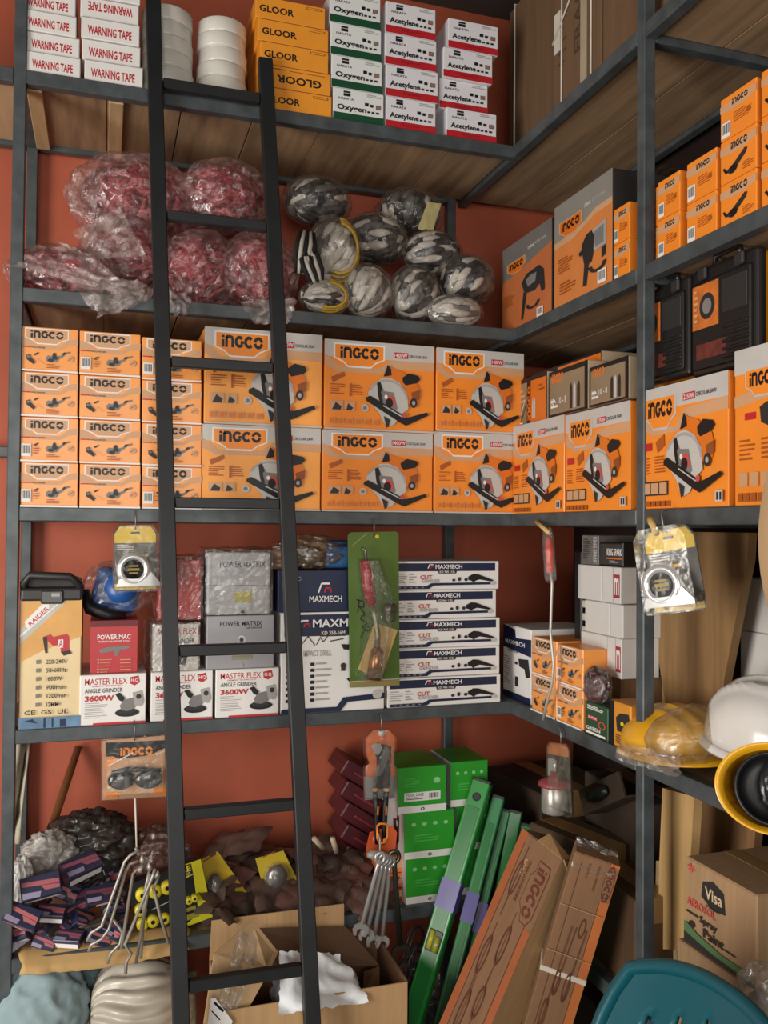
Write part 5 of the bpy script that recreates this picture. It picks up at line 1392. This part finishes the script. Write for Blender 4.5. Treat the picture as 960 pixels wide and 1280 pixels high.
# orange and red flat boxes left of the green ones
for i, (y0, y1, h, m) in enumerate(((1140, 1128, 'A02A24', 0), (1127, 1108, 'D8622A', 0), (1104, 1082, 'D87A3A', 0))):
    z0 = S5-.0 + [.0, .034, .072][i]; hh = [.032, .036, .04][i]
    xa, xb = at_z(478, .05, z0), at_z(507, .05, z0)
    mb = MB(); mb.box(0, xb-xa-.002, 0, .1, 0, hh, M(h, .4, 0, .06, coat=.2), .002)
    f = Face(mb, (0, 0, 0), (1, 0, 0), (0, 0, 1), (0, -1, 0), xb-xa-.002, hh, 100, 100); f.rect(10, 30, 44, 60, M('7A1A14', .4)); f.rect(60, 20, 90, 70, PEACH)
    tag(mb.build('flat_box', loc=(xa, .05, z0)), ('Red flat box at the bottom of the short stack', 'Orange flat box in the middle of the short stack', 'Pale orange flat box on top of the short stack')[i]+' by the green cartons', 'box', 'short stack behind the spanners')
t, L = px_tool('tool_pack', 'Orange and grey carded pack hanging low behind the pliers', 'blister pack', 476, 1075, Y=.06)
mb = MB(); pxplate(mb, L, [(457, 1062), (462, 1040), (490, 1032), (496, 1040), (494, 1060), (486, 1074), (458, 1072)], 0, .002, M('C8582E', .4)); mb.build('backing_card', t)
mb = MB(); mb.ell(L(468, 1068, .014), (.02, .014, .012), M('A8A4A0', .3), 3); mb.ell(L(470, 1050, .012), (.014, .012, .02), M('B84A26', .35), 3); mb.build('fitting', t)

# green cartons
def green(label, a, b, z, h, des, Y, D, grp='green tool cartons'):
    x0, x1 = at_z(a, Y, z+h/2), at_z(b, Y, z+h/2); w = x1-x0-.001
    t = root('green_carton', label, 'box', ((x0+x1)/2, Y, z), 0, grp)
    W_, H_, bd, fn = DES[des]; mb = MB(); mb.box(-w/2, w/2, 0, D, 0, h, bd, .0016)
    fn(Face(mb, (-w/2, 0, 0), (1, 0, 0), (0, 0, 1), (0, -1, 0), w, h, W_, H_))
    f = Face(mb, (-w/2, D, 0), (0, -1, 0), (0, 0, 1), (-1, 0, 0), D, h, 100, 100); f.rect(0, 0, 100, 100, M('B8B4B0', .45)); f.poly([(40, 32), (60, 26), (60, 16), (74, 16), (74, 70), (62, 84), (44, 76)], M('4A2024', .45)); f.rect(58, 30, 68, 42, SILV)
    mb.build('carton_body', t)
hg = .117
green('Bottom green carton with white base band, in the front green stack', 507, 566, S5, hg, 'green', .02, .15)
green('Middle green carton with white base band, in the front green stack', 505, 568, S5+hg, hg, 'green', .015, .15)
green('Top green carton with barcode label, in the front green stack', 497, 558, S5+2*hg, hg, 'green_bar', .02, .16)
for i, nm in enumerate(('Bottom', 'Middle', 'Top')):
    green('%s green carton of the second stack, half hidden by the levels' % nm, 570+(0 if i < 2 else -7), 612+(0 if i < 2 else -2), S5+i*hg, hg, 'green', .035, .15)

# ---------------------------------------------------------------- spirit levels
GL = M('2C8A3C', .3, 0, .08, coat=.3); GLL = M('35804E', .4, 0, .08)
def orient(ax, n):
    ax = ax.normalized(); n = (n-ax*n.dot(ax)).normalized(); s = n.cross(ax) if False else ax.cross(n)
    return Matrix((s, -n, ax)).transposed().to_4x4()     # local x = side, -y = face normal, z = along
def level(label, pt, Yt, pb, w, d, tau, m, hole=True):
    top = P(*pt, Y=Yt); bot = P(*pb, Z=FL+.012); ax = top-bot; Lh = ax.length
    n = (CAM-(top+bot)/2).normalized(); axn = ax.normalized(); n = (n-axn*n.dot(axn)).normalized(); n = Matrix.Rotation(tau, 3, axn) @ n
    s = n.cross(axn)*-1
    T = Matrix((s, -n, axn)).transposed().to_4x4(); T.translation = bot
    t = root('spirit_level', label, 'spirit level', bot, 0, 'green spirit levels leaning on the rack'); t.matrix_world = T
    mb = MB(); mb.box(-w/2, w/2, -d/2, d/2, 0, Lh, m, .003)
    mb.box(-w/2+.008, w/2-.008, -d/2-.0008, -d/2+.001, .05, Lh-.07, M('257535', .3, 0, .06), .0005); fr = mb.build('frame', t)
    mb = MB(); mb.box(-w/2-.001, w/2+.001, -d/2-.001, d/2+.001, Lh-.006, Lh+.003, DARK, .002); mb.build('end_cap', t)
    if hole:
        mb = MB(); mb.lathe([(.011, 0), (.011, .003), (.008, .003), (.008, 0)], DARK, Matrix.Translation((0, -d/2+.0005, Lh-.045)) @ TF, 18); mb.lathe([(0, .0015), (.008, .0015)], BLACK, Matrix.Translation((0, -d/2, Lh-.045)) @ TF, 14, cap=False); mb.build('hang_hole', fr)
    zc = Lh*.53
    if not hole: return t, Lh
    mb = MB(); mb.box(-.019, .019, -d/2-.0025, -d/2+.002, zc-.026, zc+.026, M('3A3A18', .4), .002); mb.tube([(-.008, -d/2-.003, zc-.02), (-.008, -d/2-.003, zc+.022)], .007, M('C8C23A', .2, coat=.5), 10); mb.tube([(.009, -d/2-.003, zc-.024), (.009, -d/2-.003, zc+.012)], .007, M('A8B03A', .2, coat=.5), 10); mb.build('vial', t)
    return t, Lh
lv = [level('Widest front green level with round hanging hole and yellow vial', (604, 976), .005, (470, 1430), .05, .03, rad(-18), GL),
      level('Green level with pale edge just right of the widest one', (624, 996), .0, (512, 1430), .032, .03, rad(-8), GLL, False),
      level('Thin pale green level, third from the left', (633, 1013), .0, (532, 1425), .022, .03, 0, GLL, False),
      level('Dark green level, fourth from the left behind the long carton', (645, 1014), -.01, (572, 1400), .034, .03, 0, M('1F6A30', .3, 0, .08, coat=.3), False),
      level('Short green level at the right end of the levels', (658, 1030), -.02, (600, 1400), .034, .03, 0, M('2A7A3A', .3, 0, .08, coat=.3), False)]
bpy.context.view_layer.update()
TP = M('585092', .35, 0, .1, coat=.1); mb = MB(); b0 = lv[0][0].location.copy()
for (t, Lh), w_, f_ in ((lv[0], .05, .66), (lv[1], .032, .655), (lv[2], .022, .65)):
    W_ = Matrix.Translation(-b0) @ t.matrix_world; u_ = f_*Lh; g = .0012
    for x0, x1, y0, y1 in ((-w_/2-g, w_/2+g, -.015-g, -.015-.0003), (-w_/2-g, -w_/2-.0003, -.015-g, .015+g), (w_/2+.0003, w_/2+g, -.015-g, .015+g), (-w_/2-g, w_/2+g, .0153, .015+g)):
        mb.box(x0, x1, y0, y1, u_-.036, u_+.036, TP, 0, W_)
tag(mb.build('tape_band', loc=b0), 'Purple tape binding the green levels together', 'tape')

# ---------------------------------------------------------------- long cartons
def longbox(label, tl, tr, Xt, bl, br, tau, D, face, H=1000, W=200):
    top = P((tl[0]+tr[0])/2, (tl[1]+tr[1])/2, X=Xt)
    bot = P((bl[0]+br[0])/2, (bl[1]+br[1])/2, Z=FL+.02); w = .14 if face == 'A' else .095
    axn = (top-bot).normalized(); Lh = (top-bot).length
    n = (CAM-(top+bot)/2).normalized(); n = (n-axn*n.dot(axn)).normalized(); n = Matrix.Rotation(tau, 3, axn) @ n
    s = n.cross(axn)*-1
    T = Matrix((s, -n, axn)).transposed().to_4x4(); T.translation = bot
    t = root('long_carton', label, 'box', bot, 0, 'long leaning cartons'); t.matrix_world = T
    CB = M('7C5A3E', .8, 0, .1, kind='corr'); OS = M('98522A', .7, 0, .1); LT_ = M('A5845C', .8, 0, .1, kind='corr'); INK = M('5E2A18', .7)  # carton browns darkened to dim this shaded side
    mb = MB(); mb.box(-w/2, w/2, 0, D, 0, Lh, CB, .003)
    f = Face(mb, (-w/2, 0, 0), (1, 0, 0), (0, 0, 1), (0, -1, 0), w, Lh, W, H)
    if face == 'A':
        f.rect(0, 0, 34, H, OS); f.rect(170, 220, 200, H, OS); f.line([(34, 30), (34, H)], 3, INK); f.line([(168, 210), (168, H)], 3, INK)
        f.poly([(124, 40), (176, 40), (184, 60), (184, 190), (170, 215), (140, 215), (128, 190), (110, 170), (110, 90), (124, 70)], INK)
        f.poly([(127, 44), (174, 44), (181, 62), (181, 188), (168, 211), (142, 211), (131, 188), (113, 168), (113, 92), (127, 72)], CB)
        logo_i(f, 132, 56, 172, 196, INK, rot=1); f.text('CHAIN SAW MACHINE', 84, 60, 96, 180, INK, 0, rot=1); f.text('3800W', 64, 60, 78, 110, PEACH, .01, rot=1)
        for u, v0, v1 in ((60, 70, 180), (62, 300, 420), (120, 240, 360), (70, 460, 600), (120, 420, 520)):
            f.ring(u, (v0+v1)/2, 12, 15, 0, 360, INK, 20, (v1-v0)/30); f.line([(u, v0-40), (u, v1+60)], 2, INK)
        g = Face(mb, (w/2, 0, 0), (0, 1, 0), (0, 0, 1), (1, 0, 0), D, Lh, 100, H); g.rect(0, 0, 100, H, LT_); g.text('QTY 2 PCS', 30, 520, 50, 640, INK, 0, rot=1); g.text('N.W. 9 KG', 60, 520, 76, 630, INK, 0, rot=1)
    else:
        f.rect(160, 0, 200, H, M('B0622C', .7, 0, .1)); f.line([(158, 0), (158, H)], 3, INK); f.line([(40, 20), (40, H)], 3, INK)
        f.rect(150, 8, 196, 110, CB); f.ring(173, 58, 20, 23, 0, 360, INK, 20, 2.3); logo_i(f, 160, 18, 186, 100, INK, rot=1)
        f.text('GRASS TRIMMER', 112, 16, 122, 90, INK, 0, rot=1); f.text('TOOLS', 70, 16, 80, 60, INK, 0, rot=1)
        for u, v0, v1 in ((120, 170, 230), (80, 330, 410), (125, 330, 420), (60, 420, 520)):
            f.ring(u, (v0+v1)/2, 10, 13, 0, 360, INK, 20, (v1-v0)/26)
            f.line([(u+16, 200), (u, v1)], 3, INK)
        f.line([(0, 150), (200, 150)], 2, LT_); f.line([(0, 285), (200, 285)], 2, LT_)
    mb.build('carton_body', t)
    if face == 'A':
        mb = MB(); FLP = M('A17C52', .8, 0, .1, kind='corr')
        plate(mb, [(-w*.1, .0, Lh-.002), (w/2, 0, Lh-.002), (w/2, D*.3, Lh+.004), (-w*.1, D*.3, Lh+.02)], (0, .5, .86), .003, FLP)
        plate(mb, [(w/2, .005, Lh-.001), (w/2, D, Lh-.001), (w/2+.03, D*.9, Lh-.03), (w/2+.028, .02, Lh-.035)], (.7, 0, .7), .003, FLP); mb.build('flap', t)
    else:
        mb = MB(); z = Lh-.27; mb.box(-w/2-.002, w/2+.002, -.002, D+.002, z-.006, z+.006, M('C9BFB0', .3, 0, .05, coat=.3), .001); mb.build('strap', t)
        mb = MB(); sheet(mb, (-w*.5, D*.9, Lh+.012), (w*.45, D*.9, Lh+.008), (w*.5, -.006, Lh-.02), (-w*.5, -.006, Lh-.03), 12, 10, .008, HAZY, 4); mb.build('sealing_tape', t)
    return t
longbox('Long brown carton with orange edges and torn top flap', (648, 1036), (706, 1072), -.09, (440, 1470), (560, 1470), rad(-42), .085, 'A')
longbox('Long brown carton with white strap around its middle', (716, 1070), (778, 1078), -.05, (590, 1480), (662, 1480), rad(8), .06, 'B')

# cartons in the dark corner
def brownbox(name, label, loc, w, d, h, rot, m=CARDD, tape=True, cat='box', group=None):
    t = root(name, label, cat, loc, rot, group); mb = MB(); mb.box(-w/2, w/2, -d/2, d/2, 0, h, m, .003); mb.build('carton_body', t)
    if tape:
        mb = MB(); mb.box(-w/2-.0006, w/2+.0006, -.025, .025, h*.72, h+.0006, M('8A6A44', .3, 0, .1, coat=.3), 0); mb.build('sealing_tape', t)
    return t
DK = M('3A2C20', .8, 0, .2, 8)  # cardboard brown darkened so the colour carries the corner's shade
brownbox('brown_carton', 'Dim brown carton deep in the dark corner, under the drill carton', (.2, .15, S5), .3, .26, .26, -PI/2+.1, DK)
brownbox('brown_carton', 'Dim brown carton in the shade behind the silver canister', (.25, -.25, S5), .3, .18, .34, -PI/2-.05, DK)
c = P(722, 1040, X=.08); brownbox('brown_carton', 'Taped brown carton whose crushed top shows behind the strapped long carton', (.09, c.y, S5), .24, .12, c.z-S5, (0, 0, rad(-75)), M('4A3626', .6, 0, .2, 8, .2))  # this brown and the next are darkened for the corner shade too
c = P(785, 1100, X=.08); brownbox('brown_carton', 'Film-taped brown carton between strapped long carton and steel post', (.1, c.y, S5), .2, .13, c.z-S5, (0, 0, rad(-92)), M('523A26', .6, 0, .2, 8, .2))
c = P(752, 992, X=.10); t = root('cardboard_tray', 'Slanting open cardboard tray near the dark corner', 'box', c, (rad(-28), 0, 0))
mb = MB(); mb.box(-.004, .004, -.1, .1, -.03, .03, DK, .001); mb.box(.004, .08, -.1, .1, -.03, -.025, DK, .001); mb.build('tray_body', t)
mb = MB(); mb.ell((-.012, .0, 0), (.012, .05, .018), BLACK, 3, .2, 3, 2); mb.build('cable', t)

# ---------------------------------------------------------------- boards, paint cartons (right)
def board(label, pts, X, th, m, zmin=None, zmax=None):
    Q = [P(x, y, X=X) for x, y in pts]
    if zmin is not None:
        for p in Q:
            if p.z < zmin+.12: p.z = zmin
    b = Vector((X, sum(p.y for p in Q)/len(Q), min(p.z for p in Q))); mb = MB(); plate(mb, [p-b for p in Q], (1, 0, 0), th, m)
    return tag(mb.build('wooden_board', loc=b), label, 'board', 'loose wooden boards')
WB1 = M('86663F', .7, 0, .16, 12, .2, kind='woodZ'); WB2 = M('B5915E', .7, 0, .25, 5, .2, kind='woodZ')
o = board('Wide tapering wooden board standing behind the hanging tape measure', [(808, 664), (936, 666), (934, 700), (905, 850), (900, 952), (838, 938), (824, 830), (812, 720)], .17, .02, WB1, S4)
mb = None
board('Narrow pale board edge left of the wide tapering board', [(806, 700), (814, 700), (828, 830), (836, 930), (806, 925)], .195, .018, WB2, S4)
board('Pale upright plank beside the paint carton', [(828, 985), (868, 996), (862, 1092), (855, 1188), (822, 1186), (824, 1080)], .10, .02, WB2)
board('Cream plank edge just behind the pale upright plank', [(820, 1076), (828, 1076), (850, 1150), (850, 1250), (818, 1240)], .125, .02, M('C2AC80', .7, 0, .15, 5, kind='woodZ'))
board('Brown plank panel behind the paint carton', [(868, 995), (945, 1030), (940, 1085), (866, 1080)], .26, .02, M('84603E', .75, 0, .3, 6, .2, kind='woodZ'))
for i, (z, h) in enumerate(((S4, .13), (S4+.131, .12), (S4+.252, .11))):
    cartS('white_carton', '%s dim white carton behind the wide tapering board' % rowname(i, 3).capitalize(), 'box', 'plainw', 925, 1000, z, h, .1, .24, 'dim white cartons behind the board')
zs = P(945, 1236, X=.0).z
y0, y1 = at_zs(857, 0, -.2), at_zs(946, 0, -.2)
def paint(label, des, a, b, ztop, zbot, X, d):
    y0, y1 = at_zs(a, X, (ztop+zbot)/2), at_zs(b, X, (ztop+zbot)/2); w = y0-y1
    t = root('paint_carton', label, 'box', (X, (y0+y1)/2, zbot), -PI/2, 'spray paint cartons')
    W_, H_, bd, fn = DES[des]; mb = MB(); mb.box(-w/2, w/2, 0, d, 0, ztop-zbot, bd, .003); fn(Face(mb, (-w/2, 0, 0), (1, 0, 0), (0, 0, 1), (0, -1, 0), w, ztop-zbot, W_, H_)); mb.build('carton_body', t)
    mb = MB(); mb.box(-w/2+.003, w/2-.003, d*.42, d*.58, ztop-zbot-.0005, ztop-zbot+.0006, M('9A7A50', .3), 0); mb.build('sealing_tape', t)
zt_, zb_ = P(858, 1070, X=.0).z, P(945, 1236, X=.0).z
zb_ = max(zb_, S5+.12)
paint('Spray paint carton with black house emblem and green base', 'spray', 857, 946, zt_, zb_, .0, .2)
paint('Plain paint carton with red mark underneath the spray paint carton', 'cream', 846, 930, zb_-.001, S5, -.012, .22)

# beige round sheet at the right edge
c = P(1150, 678, X=-.05); mb = MB(); Rr = (P(1150, 678, X=-.05)-P(948, 678, X=-.05)).length
mb.lathe([(0, .012), (Rr*.8, .012), (Rr*.97, .008), (Rr, 0), (Rr*.97, -.006), (0, -.006)], M('B89A74', .7, 0, .1, 6), Matrix.Rotation(-PI/2, 4, 'Y'), 64)
tag(mb.build('round_panel', loc=c), 'Large beige round panel just entering at the right edge', 'panel')

# ---------------------------------------------------------------- open carton in front of the rack
zc_ = P(300, 1250, Y=-.25).z
x0, x1 = P(262, 1200, Y=-.02).x, P(474, 1200, Y=-.02).x; W2 = (x1-x0); cx = (x0+x1)/2; ya, yb = -.245, -.012
t = root('open_carton', 'Open brown carton with raised flaps below the ladder rungs', 'box', (cx, (ya+yb)/2, FL)); hh = -.565-FL; hd = (yb-ya)/2
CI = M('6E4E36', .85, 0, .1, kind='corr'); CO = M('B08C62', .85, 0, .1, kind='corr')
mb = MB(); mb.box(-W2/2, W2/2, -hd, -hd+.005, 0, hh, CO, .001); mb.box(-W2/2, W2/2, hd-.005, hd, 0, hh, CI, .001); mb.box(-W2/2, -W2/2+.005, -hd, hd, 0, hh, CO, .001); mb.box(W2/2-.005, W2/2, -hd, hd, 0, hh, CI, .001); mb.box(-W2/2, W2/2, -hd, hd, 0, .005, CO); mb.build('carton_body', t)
b0 = Vector((cx, (ya+yb)/2, FL))
def flapq(name, Q, m, th=.004): 
    mb = MB(); plate(mb, [q-b0 for q in Q], (Q[1]-Q[0]).cross(Q[2]-Q[0]).normalized(), th, m); return mb.build(name, t)
flapq('flap', [Vector((x0+.0, yb, -.566)), Vector((x1-.09, yb, -.566)), Vector((x1-.09, yb+.006, -.475)), Vector((x0+.005, yb+.006, -.475))], CO)
# the right flap folded over the mouth
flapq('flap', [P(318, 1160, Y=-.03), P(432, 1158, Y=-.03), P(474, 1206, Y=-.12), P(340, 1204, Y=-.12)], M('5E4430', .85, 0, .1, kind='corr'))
flapq('flap', [P(255, 1280, Y=-.235), P(268, 1192, Y=-.2), P(316, 1150, Y=-.16), P(348, 1190, Y=-.16), P(336, 1215, Y=-.2), P(300, 1280, Y=-.235)], M('BE9C72', .6, 0, .12, 8, .15, coat=.1))
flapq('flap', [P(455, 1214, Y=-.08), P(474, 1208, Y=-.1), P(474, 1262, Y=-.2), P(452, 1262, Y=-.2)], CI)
mb = MB(); Q = [P(x, y, Y=yy)-b0 for x, y, yy in ((300, 1162, -.178), (330, 1180, -.17), (296, 1262, -.243), (268, 1262, -.243))]; sheet(mb, *Q, 8, 14, .004, HAZY, 3); mb.build('sealing_tape', t)
mb = MB(); o = P(258, 1280, Y=-.252)-b0; ux = (P(290, 1283, Y=-.252)-b0-o); uz = (P(262, 1246, Y=-.252)-b0-o)
f = Face(mb, o, ux.normalized(), uz.normalized(), (0, -1, 0), ux.length, uz.length, 100, 100); f.poly([(5, 5), (20, 0), (100, 80), (95, 100), (5, 100)], WHITE); f.line([(20, 18), (60, 48)], 10, BLACK); f.line([(14, 50), (50, 80)], 5, DARK); mb.build('shipping_label', t)
c = P(405, 1228, Y=-.13)
mb = MB(); mb.ell((0, .02, -.02), (.085, .05, .05), M('E8EAEC', .5, 0, .03), 5, .14, 1.7, 12, True, smooth=True)
sheet(mb, P(350, 1188, Y=-.2)-c, P(426, 1192, Y=-.17)-c, P(462, 1252, Y=-.262)-c, P(350, 1268, Y=-.285)-c, 22, 18, .016, M('E8EAEC', .5, 0, .03), 7, True)
tag(mb.build('plastic_bag', loc=c), 'White plastic bag bulging out of the open carton', 'plastic bag')
c = P(352, 1246, Y=-.15); mb = MB(); mb.lathe([(0, -.03), (.022, -.028), (.024, .02), (.012, .03), (.012, .045), (0, .045)], M('8A9098', .3), None, 18); tag(mb.build('bottle', loc=c, rot=(0, rad(-14), 0)), 'Small grey bottle in the open carton beside white bag', 'bottle')

# sacks beneath the lowest shelf
crumple('cloth_sack', 'Blue-grey cloth sack slumped under the lowest shelf', 'sack', 45, 1262, 62, 66, .06, M('8FA4A8', .85, 0, .12, 8, .2), 31, .14, FL, None, 1.6, .8, 5)
crumple('cloth_sack', 'Darker blue-grey sack bulge behind the blue-grey sack', 'sack', 104, 1232, 34, 36, .14, M('6F8688', .85, 0, .12, 8, .2), 32, .2, FL, None, 1.6, .8, 5)
def gathered(px, py, rx, ry, Y):
    c = P(px, py, Y=Y); s = (c-CAM).dot(FW)/FPX; a, h = rx*s, ry*s; base = Vector((c.x, c.y, FL)); mb = MB(); vs, fs = [], []
    n, k = 160, 26; o = Vector((0, 0, c.z-FL)); hub = Vector((-a*.75, -.09, .02))
    for j in range(k+1):
        ph = PI*j/k
        for i in range(n):
            th = 2*PI*i/n; rr = .86+.34*abs(math.sin(th*9+math.sin(ph*3)*1.2+noise.noise(Vector((math.cos(th)*2, math.sin(th)*2, 4)))*2))*max(.2, 1-ph/2.6)+.1*noise.noise(Vector((math.cos(th)*3, math.sin(th)*3, ph*2)))
            v = Vector((math.cos(ph)*-1, math.sin(ph)*math.cos(th)*rr, math.sin(ph)*math.sin(th)*rr))
            p = Vector((v.x*a, v.y*.13, v.z*h)); w = max(0, 1-ph/.9)**2
            p = p*(1-w)+(hub+Vector((0, v.y*.05, v.z*.02)))*w; p = p+o; p.z = max(p.z, .002); vs.append(p)
    for j in range(k):
        for i in range(n): fs.append([j*n+i, (j+1)*n+i, (j+1)*n+(i+1) % n, j*n+(i+1) % n])
    mb.add(vs, fs, M('B4AC9E', .35, 0, .1, 8, .2, coat=.3), None, True)
    return tag(mb.build('gathered_sack', loc=base), 'Cream plastic sack gathered to a knot under the lowest shelf', 'sack')
gathered(176, 1256, 68, 58, .05)
b = P(180, 1222, Y=.16); mb = MB(); mb.box(-.13, .13, -.006, .006, FL-b.z, .0, M('A79878', .7), .003); tag(mb.build('cream_board', loc=b), 'Cream cardboard sheet standing behind the gathered sack', 'cardboard')
# clear bag of wire
c = P(522, 1214, Y=.04); base = Vector((c.x, c.y, FL)); hz_ = c.z-FL
t = root('wire_bag', 'Clear bag of tangled grey wire under the shelf beside the levels', 'bag', base)
r = random.Random(3); mb = MB()
for k in range(40):
    w0 = r.uniform(0, 6.28); a_ = r.uniform(.02, .05); cc = Vector((r.uniform(-.05, .05), r.uniform(-.06, .02), r.uniform(.12, hz_+.1))); e1 = Vector((r.gauss(0, 1), r.gauss(0, 1), r.gauss(0, 1))).normalized(); e2 = e1.orthogonal().normalized()
    mb.tube([cc+e1*a_*math.cos(w0+q)+e2*a_*math.sin(w0+q) for q in [i*.5 for i in range(11)]], .0022, M('55585A', .4, .5, .2), 5)
mb.ell((0, .01, hz_*.5), (.06, .05, hz_*.52), M('2E3032', .7), 3, .15, 3, 2); mb.build('wire', t)
mb = MB(); mb.ell((0, 0, hz_*.58), (.085, .09, hz_*.6), PLASTIC('8A9092', .2, .25, .14, 1.2, 'greybag'), 5, .15, 2.2, 6, True, smooth=False, zmin=.001); mb.build('plastic_wrap', t)

# ---------------------------------------------------------------- teal chair
TEAL = M('0A4A54', .3, 0, .06, coat=.25)
c = P(788, 1210, Z=-.22)
_d = Vector((.07, -.9975, 0)); _b = Vector((.9975, .07, 0)); c = c+_d*.165-_b*.235
t = root('plastic_chair', 'Teal moulded plastic chair with slotted backrest in the foreground', 'chair', (c.x, c.y, FL), rad(-86))
# local: x across the back, -y the side the sitter faces, z up
def backpt(u, v):
    z = .42+.40*v; hw = .215+.0*v-.05*v**4
    zt = z-(.04*abs(u)**2.4)*v**2
    return Vector((u*hw, .18+.09*v-.05*(u*u)*(1-.3*v), zt))
nu, nv = 40, 24; vs, fs = [], []
for j in range(nv+1):
    for i in range(nu+1): vs.append(backpt(-1+2*i/nu, j/nv))
for j in range(nv):
    for i in range(nu):
        u = abs(-1+2*(i+.5)/nu); v = (j+.5)/nv
        sl = any(abs(-1+2*(i+.5)/nu-q*(1+.35*(v-.4))) < .036 for q in (-.55, -.33, -.11, .11, .33, .55)) and .2 < v < .86-.2*u*u
        if sl: continue
        a = j*(nu+1)+i; fs.append([a, a+1, a+nu+2, a+nu+1])
mb = MB(); mb.add(vs, fs, TEAL, None, True); o = mb.build('backrest', t); so = o.modifiers.new('thickness', 'SOLIDIFY'); so.thickness = .008
mb = MB(); mb.tube([backpt(-1, v/8) for v in range(9)]+[backpt(-1+2*k/20, 1) for k in range(1, 20)]+[backpt(1, v/8) for v in range(8, -1, -1)], .011, TEAL, 10); mb.build('back_rim', t)
mb = MB(); mb.box(-.215, .215, -.23, .2, .405, .43, TEAL, .011, seg=3); mb.build('seat', t)
for sx_ in (-1, 1):
    for y_ in (-.2, .17):
        mb = MB(); mb.tube([(sx_*.19, y_, .41), (sx_*.205, y_*1.12, .2), (sx_*.225, y_*1.25, 0)], [.024, .02, .016], TEAL, 10); mb.build('leg', t)
c = P(975, 1275, X=-.12); mb = MB(); mb.ell((0, 0, 0), (.06, .06, .075), CLEAR, 5, .25, 2, 5, True, smooth=False); mb.ell((.0, 0, -.01), (.05, .05, .06), M('8A8478', .5, 0, .2, 10), 3, .2, 2, 4, smooth=True)
tag(mb.build('plastic_bag', loc=c), 'Grey film-wrapped bundle in the bottom right corner', 'plastic bag')
# ---------------------------------------------------------------- light
def area(name, loc, look, sx, sy, power, c):
    l = bpy.data.lights.new(name, 'AREA'); l.shape = 'RECTANGLE'; l.size, l.size_y = sx, sy; l.energy = power; l.color = c
    o = bpy.data.objects.new(name, l); C.objects.link(o); o.location = loc
    o.rotation_euler = (Vector(look)-Vector(loc)).to_track_quat('-Z', 'Y').to_euler(); return o
area('daylight_side_door', (-3.13, -1.75, .1), (-2.0, -1.55, .1), 1.3, 1.7, 70, (1, .96, .9))
area('daylight_shopfront', (-1.3, -4.3, .6), (-.7, 0, .4), 1.8, 1.7, 46, (1, .95, .88))
w = bpy.data.worlds.new('world'); bpy.context.scene.world = w; w.use_nodes = True
w.node_tree.nodes['Background'].inputs['Color'].default_value = (.9, .95, 1, 1)
w.node_tree.nodes['Background'].inputs['Strength'].default_value = .05
vs = bpy.context.scene.view_settings
vs.view_transform = 'Standard'; vs.look = 'None'; vs.gamma = 1; vs.use_curve_mapping = False; vs.exposure = .45
